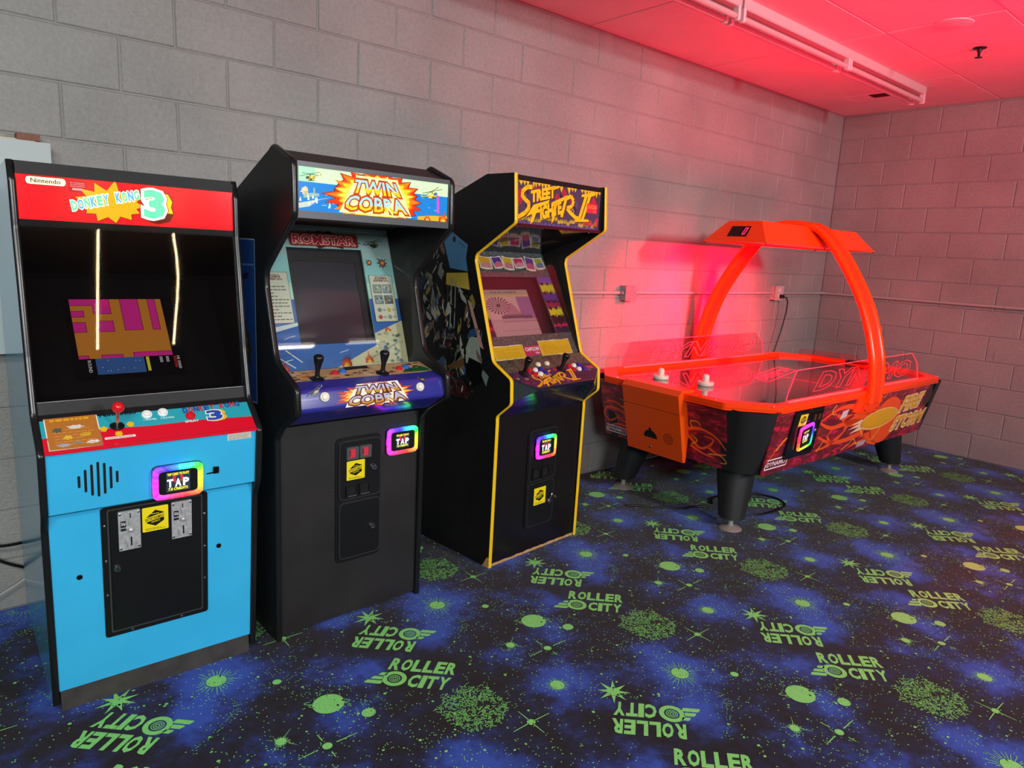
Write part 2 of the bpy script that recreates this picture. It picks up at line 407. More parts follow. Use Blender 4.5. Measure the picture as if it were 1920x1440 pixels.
sun(-.538, -.362, .026, .040, 40, .0016)
def cross(cx, cy, r, arms, gap, w):
    cp(ell(cx, cy, r, r*.95, 18))
    for ax, ay in arms:
        L = math.hypot(ax, ay); cline([(cx+ax/L*gap, cy+ay/L*gap), (cx+ax, cy+ay)], w, w*.6)
cross(.168, -.455, .0145, ((0, .066), (.078, -.002), (-.077, -.002), (0, -.063)), .01, .004)
cross(-.407, -.170, .0155, ((-.004, .064), (.10, 0), (-.09, -.002), (0, -.056)), .03, .0045)
cp(ell(-.408, .222, .015, .015, 14))
def wig(cx, cy, L, t):
    pts = [(cx, cy)]
    for i in range(4):
        t += gr.uniform(-.9, .9); cx += L/4*math.cos(t); cy += L/4*math.sin(t); pts.append((cx, cy))
    cline(pts, .0024)
for i in range(620):
    q = .112*math.sqrt(gr.random()); t = gr.random()*2*pi; x_, y_ = .062+q*math.cos(t), -.282+q*math.sin(t)
    if gr.random() < .62: wig(x_, y_, .016, gr.random()*6.3)
    else: cp(ell(x_, y_, .0019, .0019, 5))
def clear(x_, y_):
    for nn in (-1, 0, 1):
        for mm in (-1, 0, 1):
            for lx, ly in LOGOS:
                dx, dy = x_-lx-nn*LA[0]-mm*LB[0], y_-ly-mm*LB[1]
                a_ = dx*math.cos(ROT)+dy*math.sin(ROT); b_ = -dx*math.sin(ROT)+dy*math.cos(ROT)
                if abs(a_) < .18 and abs(b_) < .10: return False
    return True
def dots(n_, fx, r0, r1):
    for i in range(n_):
        x_, y_ = fx()
        if clear(x_, y_): cp(ell(x_, y_, gr.uniform(r0, r1), gr.uniform(r0, r1), 6))
dots(760, lambda: (gr.uniform(-.72, .19), gr.uniform(-.55, .375)), .0016, .0027)
dots(60, lambda: (gr.uniform(-.72, .19), gr.uniform(-.55, .375)), .0035, .0062)
for bx, by, br_, k in ((-.40, .22, .12, 70), (.062, -.282, .16, 110), (-.23, -.09, .08, 40), (-.47, -.2, .13, 60), (.02, .47, .1, 45), (-.30, .09, .06, 40), (-.15, -.34, .1, 40), (.30, .26, .09, 40)):
    dots(k, lambda: (gr.gauss(bx, br_*.6), gr.gauss(by, br_*.6)), .0014, .0027)
for i in range(60):     # a thin trail of dots
    t = gr.random(); cp(ell(.36-.20*t+.05*math.sin(3*t)+gr.uniform(-.012, .012), .20-.16*t+gr.uniform(-.012, .012), .0018, .0018, 5))
V = []; F = []
for mm in range(-3, 6):
    for nn in range(-8, 9):
        ox, oy = O0[0]+nn*LA[0]+mm*LB[0], O0[1]+mm*LB[1]
        if not (-8.8 < ox < .9 and -5.0 < oy < .8): continue
        for vv, ff in cell:
            w = [(ox+p[0], oy+p[1], .0012) for p in vv]
            if max(p[0] for p in w) > -.012 or max(p[1] for p in w) > -.012 or min(p[1] for p in w) < -5.1 or min(p[0] for p in w) < -9.1: continue
            k = len(V); V += w; F += [tuple(i+k for i in q) for q in ff]
me = bpy.data.meshes.new('carpet_print'); me.from_pydata(V, [], F); me.materials.append(GREEN)
o = bpy.data.objects.new('carpet_print', me); COL.objects.link(o); o.parent = floor; tag(o, kind='stuff')

# ------------------------------------------------------------------ arcade cabinets: shared pieces
BLK = mat('black_laminate', '#181718', .45, var=.2, vscale=30, bump=.12, bscale=300, spec=.28)
BLKG = mat('black_gloss', '#0c0c0d', .16)
BLKM = mat('black_metal', '#131314', .34, bump=.15, bscale=500)
DARK = mat('dark_recess', '#070707', .8)
RUB = mat('black_molding', '#19191a', .26)
CHR = mat('chrome', '#c9c9cb', .18, 1)
ZINC = mat('cast_zinc', '#b9babb', .36, .35, var=.18, vscale=90, bump=.3, bscale=300)
WOOD = mat('raw_chipboard', '#b58f5c', .8, var=.25, vscale=80)
def glass_mat(name, tint, refl=.10, trans=.9, rough=.02):
    m = bpy.data.materials.new(name); m.use_nodes = True; n, l = nt(m); n.remove(n['Principled BSDF'])
    t = n.new('ShaderNodeBsdfTransparent'); t.inputs[0].default_value = cs(tint)
    g = n.new('ShaderNodeBsdfGlossy'); g.inputs['Roughness'].default_value = rough; g.inputs[0].default_value = (1, 1, 1, 1)
    f = n.new('ShaderNodeLayerWeight'); f.inputs[0].default_value = .5
    p = n.new('ShaderNodeMath'); p.operation = 'POWER'; p.inputs[1].default_value = 5; l.new(f.outputs['Facing'], p.inputs[0])
    a = n.new('ShaderNodeMath'); a.operation = 'MULTIPLY_ADD'; a.inputs[1].default_value = .7; a.inputs[2].default_value = refl*.5; l.new(p.outputs[0], a.inputs[0])
    x = n.new('ShaderNodeMixShader'); l.new(a.outputs[0], x.inputs[0]); l.new(t.outputs[0], x.inputs[1]); l.new(g.outputs[0], x.inputs[2])
    l.new(x.outputs[0], n['Material Output'].inputs['Surface'])
    return m
SMOKE = glass_mat('smoked_glass', '#d2d2d2', .06)
CLEAR = glass_mat('clear_glass', '#f6f8f6', .07)
def hue(h, s=1.0, v=1.0):
    import colorsys
    r, g, b = colorsys.hsv_to_rgb(h % 1, s, v); return '#%02x%02x%02x' % (int(r*255), int(g*255), int(b*255))
HUES = [(0, .15), (30, .24), (50, .37), (80, .55), (100, .62), (140, .73), (180, .82), (215, .86), (250, .95), (285, .99), (320, 1.06), (345, 1.12), (360, 1.15)]
def rainbow(a):
    a %= 360
    for (a0, h0), (a1, h1) in zip(HUES, HUES[1:]):
        if a <= a1: return h0+(h1-h0)*(a-a0)/(a1-a0) if h0 <= h1 else h0
    return .15
def card_reader(par, P, w, h, phase=0, es=1.7, scr=None, credits='7.8 CREDITS', line='TAP CARD TO PLAY!'):
    """payment card reader centred on plane P: body, glowing ring of LEDs, lit screen"""
    b = MB(); b.plate(P, rrect(-w/2, -h/2, w/2, h/2, .018, 4), -.004, .009, BLKM)
    body = b.obj('card_reader', par, 40)
    m = MB(); n = 44; iw, ih = w/2-.0165, h/2-.0165
    def edge(t, hw, hh, r):
        """point on a rounded rectangle in direction t"""
        c, s = math.cos(t), math.sin(t); k = 9.0; q = (abs(c/hw)**k+abs(s/hh)**k)**(-1/k); return (q*c, q*s)
    for i in range(n):
        t0, t1 = 2*pi*i/n, 2*pi*(i+1)/n
        o0, o1 = edge(t0, w/2, h/2, 0), edge(t1, w/2, h/2, 0); i0, i1 = edge(t0, iw, ih, 0), edge(t1, iw, ih, 0)
        c = ((o0[0]+o1[0]+i0[0]+i1[0])/4, (o0[1]+o1[1]+i0[1]+i1[1])/4)
        a = math.degrees(math.atan2(c[1]/h, c[0]/w)); bead = i % 2 == 0
        hx = hue(round(rainbow(a+phase)*40)/40, .80 if bead else .82, 1)
        k = ink(hx, es*(1.1 if bead else .9))
        q = [o0, o1, i1, i0]; md = [((o0[0]+i0[0])/2, (o0[1]+i0[1])/2), ((o1[0]+i1[0])/2, (o1[1]+i1[1])/2)]
        m.add([P.at(*o0, .006), P.at(*o1, .006), P.at(*o1, .017), P.at(*o0, .017), P.at(*md[1], .021), P.at(*md[0], .021), P.at(*i1, .017), P.at(*i0, .017)], [(0, 1, 2, 3), (3, 2, 4, 5), (5, 4, 6, 7)], k)
    m.obj('led_ring', body)
    f = MB(); sw, sh = scr or (w*.43, h*.56)
    f.ring(P, rrect(-iw, -ih, iw, ih, .005, 2), rrect(-sw/2, -sh/2, sw/2, sh/2, .001, 2), .0, .0172, BLKM)
    f.obj('screen_bezel', body)
    A = Art(1.0, .3); A.rect(-sw/2, -sh/2, sw/2, sh/2, '#2b3140', .7); A.up()
    for k in (-1, 1):
        for r_ in (.010, .015):
            A.line([(k*r_*math.cos(R(x)), .010+r_*math.sin(R(x))) for x in (-55, -25, 0, 25, 55)], .003, '#c8202a', 1.2)
    A.up()
    for i, ch in enumerate('TAP'): A.text(ch, -sw*.45+sw*.325*i, -sh*.27, sw*.25, sh*.40, '#f4f8ff', .04, e=1.5)
    A.text(line, -sw*.44, sh*.31, sw*.88, sh*.13, '#e8e020', .02, e=1.4); A.text(credits, -sw*.4, -sh*.44, sw*.8, sh*.13, '#e8e020', .02, e=1.4)
    A.obj('reader_screen', body, P, .0125)
    return body
def sticker(par, P, w, h, parts=None):
    """yellow service sticker, black hexagon with a banner"""
    A = Art(0, .35); A.poly(rrect(-w/2, -h/2, w/2, h/2, .003, 2), '#ecd81c'); A.up()
    A.poly([(-w*.33, h*.10), (0, h*.36), (w*.33, h*.22), (w*.33, -h*.12), (0, -h*.30), (-w*.33, -h*.15)], '#15130a'); A.up()
    A.poly([(-w*.43, -h*.12), (w*.43, .04*h), (w*.43, .22*h), (-w*.43, .06*h)], '#ecd81c'); A.up()
    A.text('ENTERTAINMENT', -w*.37, -h*.085, w*.74, h*.13, '#15130a', .02, rot=.16*h/w)
    A.text('EXPERTS', -w*.15, -h*.165, w*.34, h*.06, '#ecd81c', .01, rot=.16*h/w)
    A.scrib(-w*.16, h*.20, w*.16, h*.27, 1, '#ecd81c', 4); A.scrib(-w*.38, -h*.44, w*.38, -h*.34, 2, '#5a5210', 2)
    return A.obj('service_sticker', par, P, .0012)
def joystick(par, base, ax, h, kind):
    m = MB(); b = Vector(base); a = Vector(ax).normalized()
    if kind == 'ball':
        m.lathe(b, a, [(.020, .0005), (.020, .002), (.016, .003), (.009, .0008)], 24, BLKM)
        st = m.obj('joystick', par, 50)
        s = MB().cyl(b, a, .0055, h, 12, CHR); s.obj('shaft', st, 60)
        q = MB(); r = .0175; q.lathe(b+a*(h-.008), a, [(max(.001, r*math.sin(pi*i/12)), r-r*math.cos(pi*i/12)) for i in range(13)], 24, mat('red_ball', '#d51a26', .16, coat=.5)); q.obj('ball_top', st, 80)
    else:
        m.lathe(b, a, [(.026, .0005), (.026, .003), (.020, .006), (.011, .009), (.010, .012)], 24, BLKM)
        st = m.obj('joystick', par, 50)
        q = MB(); q.lathe(b, a, [(.0085, .008), (.0085, h*.34), (.0105, h*.48), (.0150, h*.68), (.0185, h*.84), (.0180, h*.93), (.0125, h*.985), (.004, h)], 22, BLKG if kind == 'gloss' else mat('satin_black', '#121213', .33)); q.obj('bat_top', st, 60)
    return st
def button(par, P, a, b, r, c, name='push_button'):
    m = MB(); k = mat('button_'+c.lstrip('#'), c, .25)
    m.lathe(P.at(a, b, -.001), P.n, [(r, 0), (r, .003), (r*.93, .0065), (r*.70, .0075), (r*.66, .0055)], 24, k)
    o = m.obj(name, par, 45)
    q = MB(); q.lathe(P.at(a, b, .004), P.n, [(r*.64, 0), (r*.64, .006), (r*.5, .0075), (.001, .0068)], 24, k); q.obj('plunger', o, 45)
    return o
def bolt(par, P, a, b, r, m, name='bolt', h=.004): q = MB(); q.lathe(P.at(a, b, 0), P.n, [(r, 0), (r*.95, h*.6), (r*.55, h), (.0005, h)], 14, m); return q.obj(name, par, 40)
def lock(par, P, a, b, r=.0125):
    m = MB(); m.lathe(P.at(a, b, 0), P.n, [(r, 0), (r, .006), (r*.8, .009), (r*.55, .009), (r*.5, .006), (r*.42, .006), (r*.38, .010), (.0005, .010)], 22, CHR); o = m.obj('lock', par, 40)
    MB().plate(P, [(a-.0012, b-r*.3), (a+.0012, b-r*.3), (a+.0012, b+r*.3), (a-.0012, b+r*.3)], .0095, .0106, DARK).obj('keyhole', o)
    return o
def sides(par, prof, W_, t, outer, edge, path, inner=None, w=None, hgt=.0035, smooth=50):
    """two side panels and the molding pressed on their front edge"""
    for k, x in enumerate((0, W_-t)):
        m = MB(); m.prism(prof, x, x+t, outer); s = m.obj('side_panel', par)
        if inner:
            q = MB(); xi = (t+.0006) if k == 0 else (W_-t-.0006); n = len(prof); q.add([(xi, y, z) for y, z in prof], [tuple(range(n))], inner); q.obj('inner_face', s)
        ww = w or t; c = x+t/2
        sec = [(c+ww/2*math.cos(a), hgt*math.sin(a)) for a in [pi*i/6 for i in range(7)]]+[(c-ww/2, -.001), (c+ww/2, -.001)]
        MB().sweep(path, sec, edge).obj('edge_molding', s, smooth)

# ------------------------------------------------------------------ blue cabinet
def blue_cabinet():
    c = empty('arcade_cabinet', (-6.345, -.83, 0), R(-.5), 'light blue upright arcade cabinet with red marquee and red ball joystick', 'arcade machine', 'arcade cabinets')
    Wd, t = .632, .019
    BLUE = mat('blue_laminate', '#38b2e4', .22, var=.04, vscale=6, coat=.2); SIDE = mat('blue_side', '#3f9dc0', .2, coat=.4, var=.05, vscale=4)
    path = fillet([(.001, .03), (-.052, .628), (-.088, .688), (-.112, .872), (-.100, .888), (-.012, .962), (.022, 1.133), (.057, 1.401), (.072, 1.50), (.074, 1.632), (.098, 1.684)], [0, .04, .04, .02, .02, .05, .2, .3, .1, .03, 0], 5, False)
    prof = path+[(.42, 1.672), (.725, 1.36), (.725, .03)]
    sides(c, prof, Wd, t, SIDE, RUB, path, BLK, hgt=.004)
    x0, x1 = t, Wd-t
    MB().box(x0+.004, x1-.004, .006, .69, 0, .072, mat('kick_board', '#3a3734', .7, var=.25, vscale=20)).obj('kick_plate', c)
    L = yz((.002, .072), (-.050, .66))
    m = MB(); m.plate(L, [(x0, 0), (x1, 0), (x1, .60), (x0, .60)], -.018, 0, BLUE); low = m.obj('front_panel', c)
    # coin door
    d = MB(); d.plate(L, rrect(.153, .148, .465, .60, .010, 3), -.002, .004, BLKM); door = d.obj('coin_door', c, 40)
    MB().plate(L, rrect(.178, .170, .441, .588, .006, 3), .003, .007, BLKM).obj('door_leaf', door, 40)
    MB().ring(L, rrect(.170, .163, .448, .593, .006, 3), rrect(.174, .167, .444, .590, .006, 3), .003, .0055, mat('worn_edge', '#5b5a58', .3, .6)).obj('door_seam', door)
    for a, b in ((.163, .30), (.163, .42), (.163, .54), (.455, .28), (.455, .40), (.455, .52), (.23, .156), (.38, .156)): bolt(door, Plane(L.at(0, 0, .004), L.u, L.v), a, b, .004, CHR, 'screw', .002)
    D = Plane(L.at(0, 0, .007), L.u, L.v)
    lock(door, D, .193, .389, .011)
    for xa, xb, ya, yb in ((.199, .261, .449, .582), (.352, .413, .454, .584)):
        w = xb-xa; h = yb-ya; q = MB(); q.plate(D, rrect(xa, ya, xb, yb, .003, 2), 0, .005, ZINC); cm = q.obj('coin_mech', door, 40)
        Q = Plane(D.at(xa, ya, .005), D.u, D.v)
        MB().plate(Q, rrect(w*.44, h*.80, w*.64, h*.96, .002, 2), -.001, .0025, ZINC).obj('coin_slot_plate', cm, 40)
        MB().plate(Q, [(w*.515, h*.82), (w*.565, h*.82), (w*.565, h*.94), (w*.515, h*.94)], .002, .0029, DARK).obj('coin_slot', cm)
        MB().plate(Q, [(w*.46, h*.80), (w*.62, h*.80), (w*.575, h*.60), (w*.505, h*.60)], -.001, .007, ZINC).obj('coin_guide', cm)
        MB().lathe(Q.at(w*.54, h*.53, -.001), Q.n, [(.009, 0), (.009, .008), (.006, .013), (.001, .0145)], 18, ZINC).obj('return_button', cm, 60)
        MB().plate(Q, fillet([(w*.30, h*.27), (w*.76, h*.27), (w*.66, h*.08), (w*.40, h*.08)], .005, 3), -.001, .010, ZINC).obj('return_cup', cm, 40)
        MB().plate(Q, [(w*.50, h*.14), (w*.57, h*.14), (w*.57, h*.36), (w*.50, h*.36)], .009, .0108, DARK).obj('return_slot', cm)
        A = Art(0); A.rect(w*.10, h*.60, w*.34, h*.76, '#141414'); A.rect(w*.10, h*.51, w*.34, h*.57, '#1c1c1c'); A.up(); A.text('25¢', w*.12, h*.635, w*.20, h*.09, '#e8e8e4', .02); A.obj('price_label', cm, Q)
        for a, b in ((.08, .06), (.92, .06), (.08, .94), (.92, .94)): bolt(cm, Q, w*a, h*b, .004, CHR, 'screw', .002)
    sticker(door, Plane(D.at(.305, .538), D.u, D.v), .076, .084)
    for a, b in ((.091, .384), (.502, .388)): bolt(low, L, a, b, .0085, BLKG, 'carriage_bolt', .004)
    # apron with speaker slots and card reader
    U = yz((-.0795, .684), (-.1015, .872))
    m = MB(); m.plate(U, [(x0, 0), (x1, 0), (x1, .187), (x0, .187)], -.03, 0, BLUE); ap = m.obj('apron_panel', c)
    m = MB(); cx, cy = .149, .093
    for i, hh in enumerate((.019, .036, .05, .056, .05, .036, .019)):
        xx = cx+(i-3)*.0165; m2 = MB(); m2.plate(U, rrect(xx-.0035, cy-hh, xx+.0035, cy+hh, .0034, 3), -.002, .0007, DARK); m2.obj('speaker_slot', ap)
    card_reader(c, Plane(U.at(.366, .053, .0), U.u, U.v), .148, .112, 0, scr=(.072, .068))
    A = Art(0); A.rect(.520, .163, .597, .186, '#cfc8b8'); A.up(); A.scrib(.525, .166, .59, .183, 3, '#6b675e', 5, .3); A.obj('paper_label', ap, U)
    q = MB(); q.plate(U, rrect(.475, .055, .493, .078, .003, 2), 0, .006, BLKG); q.plate(U, [(.455, .058), (.476, .060), (.476, .056), (.455, .055)], 0, .003, BLKG); q.obj('hasp', ap, 40)
    # control panel
    K = yz((-.108, .880), (-.016, .9535)); KL = math.hypot(.092, .0735)
    RED = mat('panel_red', '#d8142c', .2, coat=.4)
    m = MB(); m.plate(K, [(x0, 0), (x1, 0), (x1, KL+.012), (x0, KL+.012)], -.012, 0, mat('panel_teal', '#2aa3b4', .2, coat=.4))
    m.prism(fillet([(-.1065, .871), (-.111, .871), (-.112, .879), (-.108, .8815), (-.1, .885)], .002, 2), x0, x1, RED); cpn = m.obj('control_panel', c)
    A = Art(0, .2); kt = KL+.011
    A.poly([(x0, 0), (x1, 0), (x1, .050), (.46, .058), (.30, .056), (.17, .064), (x0, .05)], '#d8142c'); A.rect(x0+.012, .0035, .166, kt-.004, '#f0e2c8'); A.up()
    A.rect(x0+.015, .0065, .163, kt-.007, '#b5702c'); A.up()
    A.text('Nintendo', .172, kt-.020, .10, .0135, '#12202e', .03)
    A.scrib(.045, kt-.021, .155, kt-.012, 1, '#e2a41e', 7, .9)
    A.scrib(.05, .02, .15, .085, 6, '#d99a5a', 9, .18)
    for px_, py_, rx_, ry_, cc in ((.06, .075, .014, .009, '#4c5f50'), (.105, .082, .022, .009, '#d7d4c4'), (.128, .052, .018, .009, '#d4a92c'), (.083, .045, .014, .008, '#e3c03a'), (.07, .020, .02, .007, '#a9aab4'), (.105, .024, .014, .007, '#8f8a70'), (.142, .022, .020, .007, '#eadcd0')): A.poly(burst(px_, py_, rx_, ry_, 7, .7, int(px_*999)), cc)
    for dx, dy, q in ((-.036, -.004, 2.6), (.036, .004, .5), (.0, -.026, -1.57)):
        A.poly([(.212+dx+.011*math.cos(q+s_)*k_, .066+dy+.011*math.sin(q+s_)*k_) for s_, k_ in ((0, 1.1), (1.2, 1), (2.4, 1), (3.9, 1), (5.1, 1))], '#e9b81c')
    A.poly(rrect(.172, .022, .255, .0305, .004, 3), '#f1e6dc')
    A.text('CONTROLLER', .178, .0235, .071, .0055, '#7a1a1c', .02)
    A.text('1 PLAYER', .288, .078, .036, .006, '#eef4f0', .02); A.text('2 PLAYERS', .335, .078, .04, .006, '#eef4f0', .02); A.text('SPRAY', .402, .053, .042, .008, '#f3ece6', .03)
    wd = 'DONKEY KONG'; cols = ['#2c49a0', '#c42a3c']
    for i, ch in enumerate(wd):
        if ch != ' ': A.text(ch, .405+.0165*i, .093+.0006*i, .0155, .021, cols[i % 2], .05)
    A.up(); A.text('3', .474, .046, .06, .05, '#e4b92c', .06); A.up(); A.text('3', .468, .048, .056, .048, '#f2ecd8', .09); A.up(); A.text('3', .4715, .051, .049, .042, '#2b4cae', .045)
    A.obj('panel_overlay', cpn, K, .0006, .0001)
    joystick(cpn, K.at(.212, .068, .001), (K.n*.9+Vector((0, 0, .5))), .062, 'ball')
    for a, b, cc in ((.300, .101, '#eef2ee'), (.346, .103, '#eef2ee'), (.423, .078, '#d8182c')): button(cpn, K, a, b, .0155, cc)
    # glass, monitor
    G = yz((.012, .975), (.079, 1.505)); GL = math.hypot(.067, .53)
    m = MB(); m.prism([(-.02, .95), (-.004, .966), (.004, 1.0), (.02, 1.0), (.02, .93)], x0, x1, BLK); m.obj('lower_ledge', c)
    m = MB(); m.plate(G, [(x0, .024), (x1, .024), (x1, GL), (x0, GL)], 0, .003, SMOKE); m.obj('screen_glass', c)
    m = MB(); m.plate(G, [(x0, .018), (x1, .018), (x1, .026), (x0, .026)], -.004, .006, mat('brushed_alu', '#8d8d8d', .3, .9)); m.obj('glass_retainer', c)
    S = yz((.12, 1.0), (.36, 1.3))
    m = MB()
    m.add([(x0, .03, .97), (x1, .03, .97), (x1, .115, .995), (x0, .115, .995)], [(0, 1, 2, 3)], DARK)
    m.plate(S, [(x0, -.01), (x1, -.01), (x1, .46), (x0, .46)], -.012, 0, mat('monitor_mask', '#191919', .4, var=.3, vscale=25)); m.add([(x0, .40, 1.33), (x1, .40, 1.33), (x1, .14, 1.53), (x0, .14, 1.53)], [(0, 1, 2, 3)], DARK); mon = m.obj('monitor_surround', c)
    A = Art(.62, .25); e = .62
    A.rect(.14, .04, .472, .352, '#0c0d10', .2); A.up()
    A.rect(.158, .118, .436, .348, '#c27a2c', .8); A.rect(.203, .058, .345, .118, '#3a5f9c', .7); A.up()
    pk = '#d02a86'
    for r_ in ((.158, .322, .275, .348), (.222, .288, .275, .348), (.158, .277, .195, .302), (.158, .218, .195, .258), (.225, .218, .276, .262), (.306, .222, .363, .348), (.392, .222, .417, .348), (.158, .118, .187, .131), (.222, .118, .285, .131), (.316, .118, .436, .136)):
        x_0, y_0, x_1, y_1 = r_; A.rect(x_0, y_0, x_1, y_1, '#4a1030', .3)
    A.up()
    for r_ in ((.158, .3235, .2735, .348), (.2235, .2895, .2735, .348), (.158, .2785, .1935, .3005), (.158, .2195, .1935, .2565), (.2265, .2195, .2745, .2605), (.3075, .2235, .3615, .348), (.3935, .2235, .4155, .348), (.158, .118, .1855, .1295), (.2235, .118, .2835, .1295), (.3175, .118, .436, .1345)):
        A.rect(*r_, pk, .8)
    g_ = random.Random(4)
    for i in range(9): q = g_.uniform(.21, .34), g_.uniform(.064, .112); A.rect(q[0], q[1], q[0]+.002, q[1]+.002, '#e8f0ff', 1)
    A.rect(.351, .062, .360, .116, '#d8d22a', .8)
    A.text('ROUND', .180, .112, .045, .010, '#e6e6e6', .01, rot=-1.571)
    A.text('000', .392, .114, .022, .010, '#e6e6e6', .01, rot=-1.571); A.text('000', .412, .114, .022, .010, '#e6e6e6', .01, rot=-1.571); A.text('000300', .436, .114, .045, .010, '#d83030', .01, rot=-1.571); A.text('HI 5000', .447, .114, .05, .009, '#e6e6e6', .01, rot=-1.571)
    A.obj('monitor_screen', mon, S, .001)
    # marquee
    Q = yz((.080, 1.502), (.080, 1.68))
    m = MB(); m.plate(Q, [(x0, 0), (x1, 0), (x1, .021), (x0, .021)], -.012, .004, BLKG); m.plate(Q, [(x0, .146), (x1, .146), (x1, .172), (x0, .172)], -.02, .005, BLK); m.obj('marquee_retainer', c)
    Z = Plane(Q.at(0, .018), Q.u, Q.v); RD = '#e3121c'
    m = MB(); m.plate(Z, [(x0, 0), (x1, 0), (x1, .130), (x0, .130)], -.006, -.0005, ink(RD, .55)); mq = m.obj('marquee', c)
    A = Art(.6, .15); A.rect(x0, 0, x1, .13, RD, .5); A.up()
    A.poly(rrect(.041, .1005, .141, .1245, .012, 5), '#3a0508'); A.poly(rrect(.145, .088, .192, .122, .002, 2), '#b5081a', .5)
    A.poly(burst(.252, .062, .112, .062, 13, .66, 8, .2), '#5a1006'); A.poly([(.40+.040*math.cos(t_), .066+.045*math.sin(t_)) for t_ in ()] or [(.40, .02), (.401, .02), (.401, .021)], RD); A.up()
    A.poly(rrect(.0425, .102, .1395, .123, .0105, 5), '#f6e6b4', .95); A.poly(burst(.252, .062, .108, .059, 13, .66, 8, .2), '#eda414', .5); A.rect(.155, .094, .181, .100, '#d79a9a', .4); A.scrib(.15, .104, .188, .119, 3, '#e58a90', 6, .35); A.up()
    A.text('Nintendo', .054, .1065, .073, .0125, '#3b2d20', .02, e=.2)
    cols = ['#5fc98e', '#4f9bc8']
    for i, ch in enumerate('DONKEY KONG'):
        if ch == ' ': continue
        xx = .152+.0167*i; yy = .034+.0052*i-.0003*i*i*.3
        A.text(ch, xx, yy, .0155, .030, '#f5f0dc', .13, rot=.16, e=.9, fit=.06)
    A.text('3', .358, .018, .062, .088, '#5a1006', .12, fit=.05); A.up()
    for i, ch in enumerate('DONKEY KONG'):
        if ch == ' ': continue
        xx = .152+.0167*i; yy = .034+.0052*i-.0003*i*i*.3
        A.text(ch, xx, yy, .0155, .030, cols[i % 2], .055, rot=.16, e=.75, fit=.06)
    A.text('3', .358, .017, .062, .088, '#f2b01e', .10, fit=.05, e=.85); A.up()
    A.text('3', .342, .026, .062, .088, '#5a1006', .125, fit=.05); A.up(); A.text('3', .342, .026, .062, .088, '#f6f0c8', .11, fit=.05, e=1); A.up(); A.text('3', .342, .026, .062, .088, '#58d898', .05, fit=.05, e=.85)
    A.obj('marquee_print', mq, Z, .0004, .00012)
    m = MB(); m.prism([(.09, 1.672), (.42, 1.660), (.42, 1.675), (.09, 1.684)], x0, x1, BLK); m.prism([(.42, 1.660), (.715, 1.355), (.715, 1.37), (.42, 1.675)], x0, x1, BLK); m.obj('top_panel', c)
    m = MB(); m.box(x0, x1, .70, .715, .03, 1.365, BLK); m.obj('back_panel', c)
    return c
blue_cabinet()

# ------------------------------------------------------------------ black cabinet with the lit sea-battle marquee
def heli(A, x, y, s, cols, flip=1, rot=.25):
    T = lambda a, b: (x+flip*s*(a*math.cos(rot)-b*math.sin(rot)), y+s*(a*math.sin(rot)+b*math.cos(rot)))
    A.poly([T(*p) for p in ell(0, 0, .52, .2, 12)], cols[0]); A.poly([T(.35, .06), T(1.15, .18), T(1.18, .34), T(1.08, .34), T(1.0, .2), T(.3, .14)], cols[0])
    A.up(); A.poly([T(*p) for p in ell(-.3, .04, .2, .13, 10)], cols[1]); A.poly([T(-.3, -.28), T(.35, -.28), T(.35, -.22), T(-.3, -.22)], cols[2]); A.poly([T(-.1, -.22), T(.1, -.22), T(.12, -.1), T(-.12, -.1)], cols[2])
    A.poly([T(*p) for p in ell(.12, .08, .16, .08, 8)], cols[3]); A.line([T(-1.1, .22), T(1.0, .46)], s*.05, cols[2]); A.line([T(-.8, .5), T(.8, .2)], s*.05, cols[2]); A.poly([T(-.05, .15), T(.05, .15), T(.05, .35), T(-.05, .35)], cols[2])
def twin_cobra(A, xl, xr, yb, h, pin, cols, e=None, ol=1):
    """two stacked words narrowing upward: outline, steel upper half, gold lower half"""
    out, steel, gold = cols
    def wp(y0, y1, cut=None):
        def f(a, b):
            if cut is not None: b = min(b, cut)
            y = y0+(y1-y0)*b; k = (y-yb)/h
            l, r = xl+pin*k*.9, xr-pin*k*1.05
            return (l+(r-l)*a, y)
        return f
    for w, y0, y1 in (('COBRA', yb, yb+h*.52), ('TWIN', yb+h*.53, yb+h)):
        A.text(w, 0, 0, 1, 1, out, .10, warp=wp(y0, y1), fit=.05, e=e and e*.5)
    A.up()
    for w, y0, y1 in (('COBRA', yb, yb+h*.52), ('TWIN', yb+h*.53, yb+h)):
        A.text(w, 0, 0, 1, 1, steel, .02, warp=wp(y0+h*.015, y1-h*.015), fit=.05, e=e)
    A.up()
    for w, y0, y1 in (('COBRA', yb, yb+h*.52), ('TWIN', yb+h*.53, yb+h)):
        A.text(w, 0, 0, 1, 1, gold, .02, warp=wp(y0+h*.015, y1-h*.015, .42), fit=.05, e=e)
def fire(A, x, y, w, h, seed):
    for k, c in ((1, '#b02a1c'), (.75, '#e2641e'), (.45, '#f2c440')):
        g = random.Random(seed); n = 5
        A.poly([(x-w*k, y)]+[p for i in range(n) for p in ((x-w*k+2*w*k*(i+.35)/n, y+h*k*(.45+.55*g.random())*(1-.5*abs((i-2)/2.5))), (x-w*k+2*w*k*(i+.95)/n, y+h*k*.28*(1-.6*abs((i-2)/2.5))))]+[(x+w*k, y)], c); A.up()
